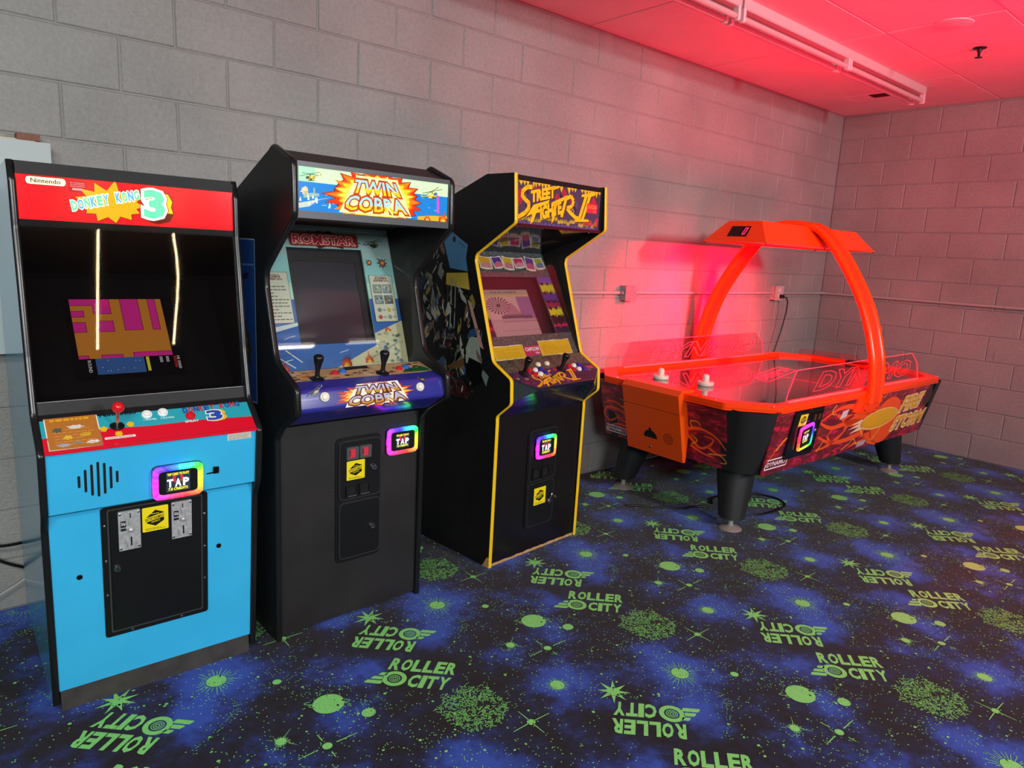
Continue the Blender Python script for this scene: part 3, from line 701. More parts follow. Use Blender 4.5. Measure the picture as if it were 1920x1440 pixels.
def sea_cabinet():
    c = empty('arcade_cabinet', (-5.630, -.825, 0), R(1.9), 'black upright arcade cabinet with glowing helicopter marquee and purple blue control panel', 'arcade machine', 'arcade cabinets')
    Wd, t = .650, .022; x0, x1 = t, Wd-t
    path = fillet([(0, 0), (-.008, .80), (-.055, .850), (-.180, .922), (-.172, 1.012), (-.012, 1.078), (.064, 1.335), (.066, 1.392), (-.165, 1.58), (-.160, 1.752), (-.022, 1.805), (.0, 1.796)], [0, .03, .06, .03, .03, .08, .05, .05, .03, .03, .02, 0], 5, False)
    prof = path+[(.31, 1.671), (.775, 1.485), (.775, 0)]
    BLT = mat('black_textured', '#211f20', .5, bump=.2, bscale=400, var=.25, vscale=5)
    sides(c, prof, Wd, t, BLK, RUB, path, None, w=.023, hgt=.0075)
    # side decal facing the blue cabinet
    S = Plane((0, 0, 0), (0, -1, 0), (0, 0, 1))
    A = Art(0, .35); A.poly(rrect(-.62, .900, -.138, 1.50, .006, 3), '#86aec0'); A.up(); A.poly(rrect(-.616, .904, -.142, 1.496, .005, 3), '#20407c'); A.up()
    A.poly(burst(-.24, 1.10, .07, .10, 9, .6, 3), '#3c2f18'); A.poly(burst(-.25, 1.09, .04, .07, 9, .6, 5), '#8c8a3c'); A.poly([(-.5, 1.30), (-.2, 1.36), (-.2, 1.38), (-.5, 1.33)], '#16223c'); A.poly([(-.30, 1.40), (-.15, 1.405), (-.15, 1.412), (-.30, 1.408)], '#4f78a8'); A.poly(burst(-.40, 1.20, .10, .08, 9, .6, 6), '#101a30')
    A.obj('side_decal', c, Plane((-.0005, 0, 0), (0, -1, 0), (0, 0, 1)), .0002, .0001)
    F = yz((.010, 0), (.010, .8))
    m = MB(); m.plate(F, [(x0, .012), (x1, .012), (x1, .83), (x0, .83)], -.02, 0, BLT); m.obj('front_panel', c)
    # two-leaf coin door
    d = MB(); d.plate(F, rrect(.247, .243, .448, .760, .026, 5), -.001, .004, BLKM); dr = d.obj('coin_door', c, 40)
    EDG = mat('door_edge', '#2c2c2d', .28)
    for ya, yb, nm in ((.510, .742, 'coin_leaf'), (.262, .490, 'cash_leaf')):
        lf = MB().plate(F, rrect(.264, ya, .442, yb, .020, 5), .003, .009, BLKM).obj(nm, dr, 40)
        MB().ring(F, rrect(.259, ya-.005, .447, yb+.005, .024, 5), rrect(.264, ya, .442, yb, .020, 5), .003, .0105, EDG).obj('leaf_rim', lf, 50)
        Q = Plane(F.at(0, 0, .009), F.u, F.v)
        if nm == 'coin_leaf':
            lock(lf, Q, .413, .622)
            for xa in (.289, .346):
                q = MB().ring(Q, rrect(xa, .670, xa+.052, .721, .003, 2), rrect(xa+.012, .678, xa+.040, .713, .002, 2), 0, .009, mat('bezel_grey', '#4a4d50', .35)); e_ = q.obj('coin_entry', lf, 40)
                MB().plate(Q, [(xa+.012, .678), (xa+.040, .678), (xa+.040, .713), (xa+.012, .713)], 0, .006, mat('red_lens', '#b0303c', .15, emit='#c02838', es=.35)).obj('reject_button', e_)
                MB().plate(Q, [(xa+.014, .683), (xa+.017, .683), (xa+.017, .709), (xa+.014, .709)], .005, .0068, DARK).obj('coin_slot', e_)
                q = MB().ring(Q, rrect(xa, .516, xa+.050, .566, .003, 2), rrect(xa+.006, .524, xa+.044, .560, .002, 2), 0, .006, BLKM).obj('coin_return', lf, 40)
                MB().plate(Q, [(xa+.006, .524), (xa+.044, .524), (xa+.044, .560), (xa+.006, .560)], 0, .0012, DARK).obj('return_flap', q)
                MB().plate(Q, [(xa+.006, .519), (xa+.044, .519), (xa+.044, .5235), (xa+.006, .5235)], 0, .008, mat('bezel_grey', '#4a4d50', .35)).obj('return_lip', q)
            sticker(lf, Plane(Q.at(.332, .624), Q.u, Q.v), .080, .078)
        else: lock(lf, Q, .409, .372)
    card_reader(c, Plane(F.at(.546, .714), F.u, F.v), .147, .112, 10, scr=(.068, .060))
    for a, b in ((.24, .55), (.455, .55), (.24, .35)): bolt(c, F, a, b, .004, BLKM, 'screw', .002)
    # control panel: folded steel with a rounded nose
    PUR = mat('panel_purple', '#2f2f8c', .22, coat=.4)
    cpath = fillet([(.016, 1.037), (-.150, .998), (-.169, .925), (-.060, .856), (.012, .84)], [0, .022, .018, .05, 0], 7, False)
    m = MB(); n = len(cpath); vs_ = [(x, y, z) for x in (x0, x1) for y, z in cpath]; m.add(vs_, [(i, i+1, n+i+1, n+i) for i in range(n-1)], PUR); cp_ = m.obj('control_panel', c, 60)
    T = yz((-.142, 1.0), (.012, 1.036)); TL = .158
    A = Art(0, .25); A.poly([(x0, .066), (.12, .064), (.33, .058), (x1-.06, .052), (x1, .06), (x1, TL), (x0, TL)], '#b49468'); A.up()
    g_ = random.Random(9)
    for i in range(90): a, b = g_.uniform(.045, .60), g_.uniform(.072, TL-.010); A.poly(burst(a, b, g_.uniform(.006, .024), g_.uniform(.003, .009), 6, .6, i), g_.choice(['#2c2418', '#5d4a30', '#d3b98c', '#8c3a22', '#3a2f20', '#c99a58']))
    A.poly([(.492, .066), (.62, .062), (.622, .085), (.60, .118), (.56, .105), (.52, .095)], '#1f6030'); A.poly([(.27, TL-.03), (.38, TL-.02), (.38, TL), (.28, TL)], '#1a1712'); A.poly(burst(.10, .10, .02, .01, 8, .6, 2), '#c8641e')
    for i in range(60): a, b = g_.uniform(.515, .612), g_.uniform(.068, .100); A.poly(ell(a, b, .003, .0015, 5), g_.choice(['#2f8a48', '#174a26']))
    A.obj('panel_overlay', cp_, T, .0006, .0001)
    N = yz((-.1687, .928), (-.1535, .995)); NL = .0734
    A = Art(0, .22)
    A.poly(burst(.325, .035, .165, .044, 16, .80, 21, .12), '#c22f20'); A.up(); A.poly(burst(.325, .034, .150, .040, 17, .80, 22, .12), '#ee7a24'); A.up(); A.poly(burst(.325, .034, .135, .036, 18, .84, 23, .12), '#f6d050'); A.up()
    A.poly([(.192, -.002), (.462, -.002), (.418, .077), (.246, .077)], '#f4ecd6'); A.up()
    twin_cobra(A, .196, .458, .0, .071, .050, ('#6a1c22', '#b9bcd6', '#c9941c'))
    A.text('ROMSTAR', .277, .0735, .10, .006, '#a8301e', .03); A.up()
    heli(A, .085, .062, .030, ['#8b8450', '#30322c', '#23251c', '#c9be84'], 1, .5); heli(A, .535, .069, .024, ['#6d6840', '#30322c', '#23251c', '#a9a070'], -1, .2)
    A.obj('panel_logo', cp_, N, .0004, .00009)
    for a, b in ((.117, .044), (.517, .043)): button(cp_, N, a, b, .0175, '#ece6d4', 'start_button')
    for a in (.133, .404): joystick(cp_, T.at(a, .074, .001), T.n+Vector((0, 0, .35)), .092, 'satin')
    for a, b, cc in ((.221, .109, '#c42a30'), (.258, .119, '#2f6cc0'), (.494, .100, '#c42a30'), (.533, .111, '#2f6cc0')): button(cp_, T, a, b, .0145, cc)
    # glass and bezel
    G = yz((.0125, 1.034), (.119, 1.545)); GL = .521
    m = MB(); m.plate(G, [(x0, 0), (x1, 0), (x1, GL), (x0, GL)], 0, .003, CLEAR); m.obj('screen_glass', c)
    Bz = yz((.10, 1.05), (.26, 1.5)); zx0, zx1 = x0, x1
    SX0, SX1, SY0, SY1 = .165, .490, .066, .452
    m = MB(); 
    for r_ in ((zx0, -.03, SX0, .545), (SX1, -.03, zx1, .545), (SX0, -.03, SX1, SY0), (SX0, SY1, SX1, .545)): m.plate(Bz, [(r_[0], r_[1]), (r_[2], r_[1]), (r_[2], r_[3]), (r_[0], r_[3])], -.006, 0, mat('bezel_card', '#9fd0c8', .6))
    m.add([(x0, .014, 1.034), (x1, .014, 1.034), (x1, .092, 1.010), (x0, .092, 1.010)], [(0, 1, 2, 3)], DARK); bz = m.obj('monitor_bezel', c)
    A = Art(0, .5)
    def band(y0, y1, col):
        for a, b in ((zx0, SX0), (SX1, zx1)): A.rect(a, y0, b, y1, col)
    band(.245, .31, '#b7e0d2'); band(.31, .42, '#93cfd0'); band(.42, .545, '#a6c2c4'); band(-.03, .245, '#2b62b4'); A.rect(SX0, SY1, SX1, .545, '#a3bcbe'); A.rect(SX0, -.03, SX1, SY0, '#3468b4'); A.up()
    A.poly([(SX1, .10), (zx1, .15), (zx1, -.03), (.30, -.03), (.45, .035), (.49, .05)], '#cfc9a4'); A.poly([(zx0, .13), (SX0, .155), (SX0, .142), (zx0, .108)], '#d5e2e2'); A.up()
    g_ = random.Random(2)
    for i in range(14): y = g_.uniform(-.02, .11); x = g_.uniform(zx0, .34); L_ = g_.uniform(.03, .1); (A.line([(x, y), (x+L_/2, y+.008), (min(x+L_, .36), y+.012)], .0025, g_.choice(['#c6d8e6', '#7fa6d4', '#1d4a94'])) if y < SY0-.006-.012 or x+L_ < SX0 else None)
    for i in range(40):
        x, y = g_.uniform(.46, .62), g_.uniform(-.025, .10)
        if x > SX1 or y < .05: A.poly(burst(x, y, g_.uniform(.004, .018), g_.uniform(.003, .010), 6, .6, i), g_.choice(['#6f7a80', '#a8a888', '#e8e2c6', '#4a5a58', '#8a9aa4', '#b9b48c']))
    A.line([(.06, .03), (.13, -.02)], .004, '#e6e2d2'); A.line([(.10, .05), (.16, .0)], .004, '#e6e2d2'); A.line([(.50, .09), (.62, .02)], .004, '#d9d6c2'); A.line([(.46, .0), (.60, .06)], .004, '#8a8e86')
    A.poly(ell(.53, .03, .02, .028, 16), '#b9c2c4'); A.poly(ell(.53, .03, .012, .018, 12), '#8f9ca0')
    A.up(); fire(A, .342, -.028, .022, .075, 3); fire(A, .445, -.020, .018, .080, 4); fire(A, .075, -.03, .03, .055, 5); fire(A, .555, .105, .014, .035, 6)
    for a, b, r_ in ((.070, .398, .024), (.517, .398, .017), (.580, .398, .026)):
        for k, cc in ((1, '#2a1410'), (.78, '#a8341c'), (.5, '#e88a3a'), (.25, '#f4dc90')): A.poly(burst(a, b, r_*k, r_*k*1.05, 8, .5, 4, .2), cc); A.up()
    heli(A, .555, .475, .042, ['#3a3626', '#8f8758', '#1d1b16', '#6d6444'], -1, -.2); heli(A, .065, .455, .030, ['#3a3626', '#8f8758', '#1d1b16', '#6d6444'], 1, .2); A.up()
    A.poly(burst(.330, .488, .165, .034, 22, .86, 31, .22), '#2a0f10'); A.up(); A.poly(rrect(.182, .459, .478, .514, .008, 3), '#7c1418'); A.up(); A.poly(rrect(.190, .464, .470, .509, .006, 3), '#d2541e'); A.up(); A.poly(rrect(.192, .466, .468, .507, .005, 3), '#8c1a20'); A.up()
    A.text('ROMSTAR', .196, .467, .268, .038, '#ffd8cc', .075, fit=.035); A.up(); A.text('ROMSTAR', .196, .467, .268, .038, '#d01038', .025, fit=.035); A.up()
    A.poly(rrect(.503, .146, .612, .345, .005, 3), '#26231c'); A.poly(rrect(.03, .152, .152, .351, .005, 3), '#26231c'); A.up(); A.poly(rrect(.5045, .1475, .6105, .3435, .005, 3), '#d6d3c0'); A.poly(rrect(.0315, .1535, .1505, .3495, .005, 3), '#d6d3c0'); A.up()
    for ox in (.520, .055): twin_cobra(A, ox, ox+.074, .318 if ox > .3 else .320, .021, .012, ('#5a2a1c', '#b9bcc6', '#b5641c'))
    for i, (a, b) in enumerate(((.514, .268), (.560, .268), (.514, .222), (.560, .222))): A.rect(a, b, a+.040, b+.036, '#33413c'); A.rect(a+.002, b+.002, a+.038, b+.034, '#b7c8c8')
    A.up()
    for i, (a, b) in enumerate(((.514, .268), (.560, .268), (.514, .222), (.560, .222))):
        for j in range(7): q = random.Random(i*9+j); A.poly(burst(a+.006+.028*q.random(), b+.006+.024*q.random(), .005, .005, 5, .6, j), q.choice(['#4f7fb0', '#20242a', '#a8501e', '#c9b83a', '#e8e8e0']))
    for a, b, cc in ((.528, .196, '#7d837d'), (.574, .196, '#c9b03a'), (.528, .166, '#b84a42'), (.574, .166, '#8a8f8c')): A.poly(burst(a, b, .011, .011, 6, .75, int(a*1000)), cc); A.scrib(a+.014, b-.004, a+.030, b+.006, 2, '#5d5a50', 3)
    A.scrib(.040, .165, .145, .305, 11, '#55524a', 12, .3)
    A.obj('bezel_art', bz, Bz, .0006, .0001)
    SC = Plane(Bz.at(0, 0, -.022), Bz.u, Bz.v); m = MB()
    m.plate(SC, [(SX0-.03, SY0-.04), (SX1+.03, SY0-.04), (SX1+.03, SY1+.03), (SX0-.03, SY1+.03)], -.02, 0, mat('dark_tube', '#37343f', .14, coat=.5)); tube = m.obj('monitor_screen', bz)
    m = MB(); m.ring(SC, [(SX0-.03, SY0-.04), (SX1+.03, SY0-.04), (SX1+.03, SY1+.03), (SX0-.03, SY1+.03)], rrect(SX0+.035, SY0+.012, SX1-.022, SY1-.045, .02, 1)[::1] if False else [(SX0+.030, SY0+.008), (SX1-.030, SY0+.008), (SX1-.030, SY1-.05), (SX0+.030, SY1-.05)], 0, .004, mat('tube_mask', '#17161a', .4)); m.obj('tube_mask', tube)
    # canopy: speaker board under the marquee, marquee, top
    MB().add([(x0, -.150, 1.578), (x1, -.150, 1.578), (x1, .20, 1.575), (x0, .20, 1.575), (x1, .30, 1.56), (x0, .30, 1.56)], [(0, 1, 2, 3), (3, 2, 4, 5)], mat('speaker_board', '#3a2420', .6)).obj('speaker_board', c)
    Q = yz((-.155, 1.575), (-.155, 1.76)); GRY = mat('grey_frame', '#55565a', .38, .3)
    m = MB(); m.ring(Q, [(x0, 0), (x1, 0), (x1, .178), (x0, .178)], [(x0+.004, .024), (x1-.004, .024), (x1-.004, .163), (x0+.004, .163)], -.012, .006, GRY); m.obj('marquee_frame', c)
    m = MB(); m.plate(Q, [(x0, .0), (x1, .0), (x1, .17), (x0, .17)], -.008, -.001, ink('#4aa0d8', .4)); mq = m.obj('marquee', c)
    Z = Plane(Q.at(0, .024), Q.u, Q.v); a0, a1, H = x0+.003, x1-.003, .139
    A = Art(.5, .12); A.rect(a0, 0, a1, H*.66, '#2479c4'); A.rect(a0, H*.66, a1, H, '#c4ecb4'); A.rect(a0, H*.66, a0+.06, H, '#9fd6cc'); A.up()
    g_ = random.Random(6)
    for i in range(46):
        x = g_.uniform(a0+.005, a1-.02); y = g_.uniform(.004, H*.6); A.rect(x, y, x+g_.uniform(.006, .02), y+.0018, g_.choice(['#4e9ada', '#1a5ea4', '#9cc6e6']))
    A.poly([(a0, .022), (a0+.12, .050), (a0+.07, .036), (a0+.04, .014), (a0, .006)], '#b8c4b4'); A.poly([(.045, .04), (.10, .05), (.10, .058), (.085, .058), (.085, .075), (.080, .075), (.080, .058), (.06, .056), (.06, .064), (.045, .06)], '#8fae9c'); A.poly(burst(.050, .064, .014, .014, 9, .75, 3), '#e8c49a')
    for i in range(12): x, y = g_.uniform(.03, .16), g_.uniform(.004, .055); A.poly([(x-.004, y), (x+.004, y), (x, y+.014)], '#e6f2f6')
    A.up(); heli(A, .070, .105, .034, ['#b09a38', '#4a4a2c', '#3a3418', '#e0d070'], 1, .15)
    A.poly([(.49, 0), (a1, 0), (a1, .022), (.54, .018), (.49, .012)], '#c9a42c'); A.up(); fire(A, .533, 0, .014, .034, 8); fire(A, .605, 0, .020, .055, 9)
    heli(A, .555, .092, .044, ['#d2c03c', '#3f6aa8', '#5a4a20', '#e8dc84'], -1, -.35); A.up(); A.poly([(.575, .03), (.586, .03), (.582, .095), (.574, .095)], '#e04ab0'); A.up()
    for k, cc, sd in ((1, '#4a1a08', 41), (.975, '#c62f14', 41), (.89, '#ee6c16', 42), (.80, '#f8b024', 43), (.72, '#fadb52', 44)):
        A.poly([(min(max(p[0], a0), a1), min(max(p[1], .0), H)) for p in burst(.318, .060, .195*k, .098*k, 24, .84, sd, .14)], cc, .95); A.up()
    A.poly([(.172, .004), (.462, .004), (.398, .130), (.238, .130)], '#fbe48a', 1.15); A.up()
    twin_cobra(A, .182, .452, .010, .110, .058, ('#b0461c', '#86b8cc', '#f0ac1c'), 1.0)
    A.obj('marquee_print', mq, Z, .0002, .00010)
    m = MB(); m.prism([(-.152, 1.750), (-.020, 1.797), (.31, 1.663), (.31, 1.650), (-.02, 1.782), (-.148, 1.738)], x0, x1, BLT); m.prism([(.31, 1.650), (.31, 1.663), (.765, 1.480), (.765, 1.467)], x0, x1, BLT); m.obj('top_panel', c)
    MB().box(x0, x1, .750, .765, 0, 1.48, BLT).obj('back_panel', c)
    return c
sea_cabinet()

# ------------------------------------------------------------------ black cabinet with yellow edging
def granite(A, x0, y0, x1, y1, n, seed=1, base='#4c5356'):
    g = random.Random(seed); A.rect(x0, y0, x1, y1, base); A.up()
    for i in range(n):
        x, y = g.uniform(x0+.004, x1-.004), g.uniform(y0+.003, y1-.003); t = g.random()*3.1; L = g.uniform(.002, .0055)
        A.line([(x, y), (x+L*math.cos(t), y+L*math.sin(t))], .0021, g.choice(['#9aa2a4', '#b9bebe', '#22282a', '#15191a', '#737c80']))
    A.up()
def brawl_title(A, X, Y, s, col, e=None):
    """big S, rising first word, lower second word ending in a large R, then the numeral"""
    T = lambda a, b: (X+a*s, Y+b*s)
    A.line([T(*p) for p in ((.118, .160), (.085, .158), (.058, .140), (.055, .118), (.075, .103), (.098, .092), (.100, .070), (.080, .048), (.045, .030), (.012, .022))], .019*s, col, e)
    for p in ((.085, .158), (.058, .140), (.055, .118), (.075, .103), (.098, .092), (.100, .070), (.080, .048), (.045, .030)): A.poly([T(p[0]+.0095*math.cos(t), p[1]+.0095*math.sin(t)) for t in [2*pi*i/10 for i in range(10)]], col, e)
    A.text('TREET', *T(.112, .092), .165*s, .052*s, col, .06, shear=.15, rot=.22, e=e)
    A.poly([T(*p) for p in ((.25, .158), (.30, .175), (.30, .188), (.235, .17))], col, e)
    A.text('IGHTE', *T(.180, .020), .150*s, .062*s, col, .06, shear=.15, rot=.26, e=e)
    A.poly([T(*p) for p in ((.085, .030), (.13, .085), (.235, .115), (.23, .098), (.165, .078), (.16, .068), (.20, .075), (.20, .062), (.15, .05), (.135, .012), (.115, .0), (.125, .045))], col, e)
    A.poly([T(*p) for p in ((.25, .105), (.33, .135), (.36, .150), (.33, .118), (.29, .105), (.275, .03), (.258, .01), (.268, .10))], col, e)
    A.line([T(*p) for p in ((.325, .045), (.350, .130), (.385, .145), (.405, .125), (.398, .100), (.360, .088), (.385, .070), (.43, .048), (.455, .047))], .018*s, col, e)
    A.poly([T(*p) for p in ((.425, .030), (.53, .036), (.527, .047), (.49, .045), (.535, .155), (.568, .165), (.56, .178), (.465, .160), (.462, .148), (.485, .150), (.445, .043), (.425, .042))], col, e)
def title_gap(A, X, Y, s, col, e=None):
    T = lambda a, b: (X+a*s, Y+b*s); A.line([T(.468, .045), T(.511, .152)], .006*s, col, e)
def yellow_cabinet():
    c = empty('arcade_cabinet', (-4.577, -.792, 0), R(5.4), 'black upright arcade cabinet with bright yellow edge molding and six-button control panel', 'arcade machine', 'arcade cabinets')
    Wd, t = .656, .020; x0, x1 = t, Wd-t
    path = fillet([(.004, 0), (-.001, .72), (.001, .752), (-.086, .824), (-.080, .935), (.042, .998), (.187, 1.452), (.182, 1.482), (-.058, 1.625), (-.042, 1.834)], [0, .03, .03, .03, .03, .05, .03, .03, .02, 0], 5, False)
    prof = path+[(.13, 1.834), (.335, 1.757), (.70, 1.62), (.70, 0)]
    YEL = mat('yellow_molding', '#ecc21a', .3, var=.06, vscale=12)
    sides(c, prof, Wd, t, BLK, YEL, path, None, w=.0205, hgt=.0045)
    # side art: night-street collage, figures left out
    Sd = Plane((-.0004, 0, 0), (0, -1, 0), (0, 0, 1))
    out = [(-.35, 1.580), (-.235, 1.522), (-.245, 1.464), (-.21, 1.313), (-.165, 1.168), (-.052, .953), (-.026, .932), (-.055, .877), (-.036, .80), (-.36, .788), (-.66, .775), (-.66, 1.30), (-.55, 1.40), (-.42, 1.535)]
    A = Art(0, .3); A.poly(out, '#17181a'); A.up()
    A.poly([(-.35, 1.578), (-.238, 1.522), (-.248, 1.464), (-.232, 1.40), (-.36, 1.41), (-.41, 1.53)], '#4f84ac'); A.poly([(-.232, 1.395), (-.385, 1.385), (-.385, 1.33), (-.213, 1.316)], '#b9a440'); A.poly([(-.60, 1.35), (-.50, 1.37), (-.50, 1.30), (-.60, 1.29)], '#24304c'); A.poly(ell(-.515, 1.345, .028, .030, 14), '#8d8545')
    A.poly([(-.14, 1.10), (-.20, 1.10), (-.23, 1.03), (-.22, .97), (-.11, .985)], '#8f9a8c'); A.poly([(-.06, .93), (-.10, .955), (-.11, .93), (-.075, .88)], '#6f7f74'); A.up()
    g_ = random.Random(13)
    A.line([(-.345, 1.10), (-.345, 1.36)], .008, '#8b9088'); A.line([(-.315, 1.10), (-.315, 1.35)], .006, '#8b9088'); A.line([(-.35, 1.36), (-.26, 1.30)], .006, '#9aa098'); A.line([(-.37, 1.12), (-.37, 1.33)], .005, '#4a4f4c')
    for i in range(9):
        for j in range(7):
            x = -.375+.026*i+(.013 if j % 2 else 0); y = .80+.017*j
            if x < -.20-.12*(j > 4): A.rect(x, y, x+.023, y+.014, g_.choice(['#4a221e', '#3c1a18', '#2c1514']))
    for i in range(5):
        for j in range(5): A.rect(-.42+.028*i+(.014 if j % 2 else 0), 1.02+.016*j, -.42+.028*i+.024+(.014 if j % 2 else 0), 1.033+.016*j, g_.choice(['#40201d', '#2c1514', '#55524a']))
    A.line(ell(-.335, .835, .055, .055, 20)[:12], .008, '#55605a'); A.line(ell(-.50, 1.07, .045, .06, 20)[:14], .007, '#5b625c'); A.up()
    def shards(n_, l0, l1, w0, w1, cols):
        for i in range(n_):
            x, y = g_.uniform(-.62, -.10), g_.uniform(.82, 1.47)
            if (y > 1.29 and x > -.36) or (y > .90 and x > -.06-.34*(y-.90)) or y < .80+.02: continue
            t_ = g_.uniform(.9, 2.3); L_ = g_.uniform(l0, l1); w_ = g_.uniform(w0, w1); dx, dy = L_*math.cos(t_), L_*math.sin(t_)
            if y+dy > 1.34 and x+dx > -.40: continue
            q = lambda k: g_.uniform(.6, 1.3)*k
            A.poly([(x, y), (x+dx*.3-q(w_), y+dy*.3), (x+dx*.7-q(w_*.7), y+dy*.75), (x+dx, y+dy), (x+dx*.75+q(w_*.6), y+dy*.65), (x+dx*.35+q(w_), y+dy*.3)], g_.choice(cols))
        A.up()
    shards(46, .05, .13, .014, .034, ['#8e938c', '#767c76', '#5f6660', '#9da096', '#4a524e', '#35506e', '#6b5a4a', '#83773a'])
    shards(90, .03, .10, .005, .014, ['#0d0d0e', '#121314', '#0d0d0e', '#1c1d1e'])
    shards(70, .02, .07, .002, .006, ['#a9aca2', '#c0c2b8', '#8e938c', '#0d0d0e'])
    shards(24, .015, .05, .004, .010, ['#a8942c', '#35506e', '#8a6b5a', '#5a2a20'])
    A.poly([(-.13, 1.06), (-.10, 1.05), (-.20, 1.26), (-.225, 1.27)], '#b08a78'); A.poly([(-.12, .985), (-.20, 1.00), (-.22, .93), (-.16, .86), (-.10, .90)], '#0b0b0c'); A.poly([(-.23, .955), (-.33, .92), (-.36, .935), (-.24, .99)], '#5d4426'); A.poly([(-.145, 1.11), (-.22, 1.09), (-.20, 1.13), (-.148, 1.145)], '#274a72'); A.up()
    A.poly(ell(-.335, 1.545, .010, .014, 12), '#15202c'); A.line([(-.30, 1.535), (-.255, 1.51)], .003, '#20384c')
    A.obj('side_art', c, Sd, .0002, .00009)
    q = MB(); q.plate(Plane((-.0006, 0, 0), (0, -1, 0), (0, 0, 1)), [(-.003, .0), (-.003, .055), (-.018, .05), (-.040, .012), (-.05, .0)], 0, .0009, WOOD); q.obj('chipped_corner', c)
    F = yz((.010, 0), (.010, .75))
    BF = mat('black_front', '#141112', .3, bump=.1, bscale=300)
    m = MB(); m.plate(F, [(x0, .012), (x1, .012), (x1, .76), (x0, .76)], -.02, 0, BF); fp = m.obj('front_panel', c)
    m = MB(); g_ = random.Random(3); pts = [(x0, .0)]+[(x0+(x1-x0)*i/24, .010+.006*g_.random()) for i in range(25)]+[(x1, 0)]; m.plate(F, pts, -.018, .0012, WOOD); m.obj('worn_bottom_edge', c)
    d = MB(); d.plate(F, rrect(.236, .130, .450, .652, .035, 6), -.001, .005, BLKM); dr = d.obj('coin_door', c, 40)
    EDG = mat('door_edge', '#2c2c2d', .28); Q = Plane(F.at(0, 0, .009), F.u, F.v)
    for ya, yb, nm in ((.382, .640, 'coin_leaf'), (.142, .366, 'cash_leaf')):
        lf = MB().plate(F, rrect(.250, ya, .440, yb, .022, 5), .003, .009, BLKM).obj(nm, dr, 40)
        MB().ring(F, rrect(.246, ya-.004, .444, yb+.004, .025, 5), rrect(.250, ya, .440, yb, .022, 5), .003, .0105, EDG).obj('leaf_rim', lf, 50)
        if nm == 'coin_leaf':
            for xa in (.272, .338):
                q = MB().ring(Q, rrect(xa, .386, xa+.058, .446, .003, 2), rrect(xa+.008, .394, xa+.050, .438, .002, 2), 0, .007, BLKM).obj('coin_return', lf, 40)
                MB().plate(Q, [(xa+.008, .394), (xa+.050, .394), (xa+.050, .438), (xa+.008, .438)], 0, .0012, DARK).obj('return_flap', q)
            bolt(lf, Q, .395, .487, .008, CHR, 'screw', .004)
        else:
            sticker(lf, Plane(Q.at(.338, .293), Q.u, Q.v), .088, .090); lock(lf, Q, .412, .250, .013)
            q = MB(); q.tube([Q.at(.412, .252, .004), Q.at(.418, .275, .010), Q.at(.425, .29, .008)], .003, 8, CHR); q.obj('hasp', lf, 50)
    lock(c, F, .466, .258, .010)
    card_reader(c, Plane(Q.at(.352, .553), Q.u, Q.v), .144, .116, -5, scr=(.074, .076), credits='CREDIT', line='TAP CARD TO PLAY')
    # control panel, a box standing proud of the sides with cut corners
    K = yz((-.075, .935), (.045, 1.0003)); KL = math.hypot(.12, .0653)
    def kp(a, b): return K.at(a, b)
    top = [(x0, -.006), (.120, -.080), (Wd-.120, -.080), (x1, -.006), (x1, KL), (x0, KL)]
    m = MB(); tp = [K.at(a, b, 0) for a, b in top]; fl_ = [K.at(a, b, -.014) for a, b in top[:4]]
    yb_, zb_ = .004, .745
    low = [Vector((x0, yb_-.082, .828)), Vector((x0, yb_, zb_)), Vector((x1, yb_, zb_)), Vector((x1, yb_-.082, .828))]
    PAN = mat('panel_side', '#2b3133', .22, coat=.3); DKP = mat('panel_purple_black', '#241a34', .2, coat=.3)
    m.add(tp, [tuple(range(6))], DKP)
    m.add([tp[1], tp[2], fl_[2], fl_[1]], [(0, 1, 2, 3)], DKP)
    m.add([tp[0], tp[1], fl_[1], low[0]], [(0, 1, 2, 3)], PAN); m.add([tp[3], tp[2], fl_[2], low[3]], [(0, 1, 2, 3)], PAN)
    m.add([fl_[1], fl_[2], low[3], low[2], low[1], low[0]], [(0, 1, 2, 3, 4, 5)], mat('panel_underside', '#1d1838', .2, coat=.3, var=.6, vscale=14)); cp_ = m.obj('control_panel', c)
    A = Art(0, .2)
    A.poly([(x0, -.006), (.120, -.079), (Wd-.120, -.079), (x1, -.006), (x1, .050), (.45, .062), (.30, .045), (.16, .050), (x0, .045)], '#3a2440'); A.up()
    g_ = random.Random(8); A.poly([(x0, .045), (.16, .050), (.30, .045), (.45, .062), (x1, .050), (x1, KL), (x0, KL)], '#4a463c'); A.up()
    for i in range(1100):
        x, y = g_.uniform(x0+.004, x1-.004), g_.uniform(.042, KL-.003); th = g_.random()*3.1; L_ = g_.uniform(.002, .005)
        A.line([(x, y), (x+L_*math.cos(th), y+L_*math.sin(th))], .0015, g_.choice(['#8a8570', '#6b6a60', '#b0aa90', '#1a1917', '#57523a', '#a8926a']))
    A.up()
    for i in range(26):
        x, y = g_.uniform(.05, .61), g_.uniform(-.06, .04)
        if y < -.01-.6*min(x, Wd-x)+.02: continue
        A.poly([(x-.02, y), (x, y+.009), (x+.02, y+.002), (x, y-.009)], g_.choice(['#7a1c2c', '#52264c', '#a8283a', '#2c1a34', '#6a3a7a']))
    for x, y in ((.055, .000), (.105, -.008), (.57, .0), (.60, .012)): A.line(ell(x, y, .009, .006, 8)+[ell(x, y, .009, .006, 8)[0]], .003, '#b8a878')
    A.rect(.575, .008, .625, .030, '#c02a44'); A.line([(.12, -.073), (.53, -.073)], .004, '#4a4420'); A.up()
    brawl_title(A, .118, -.082, .62, '#e2a81e'); A.up(); title_gap(A, .118, -.082, .62, '#3a2440')
    A.obj('panel_overlay', cp_, K, .0005, .00009, clip=(x0, -.078, x1, KL))
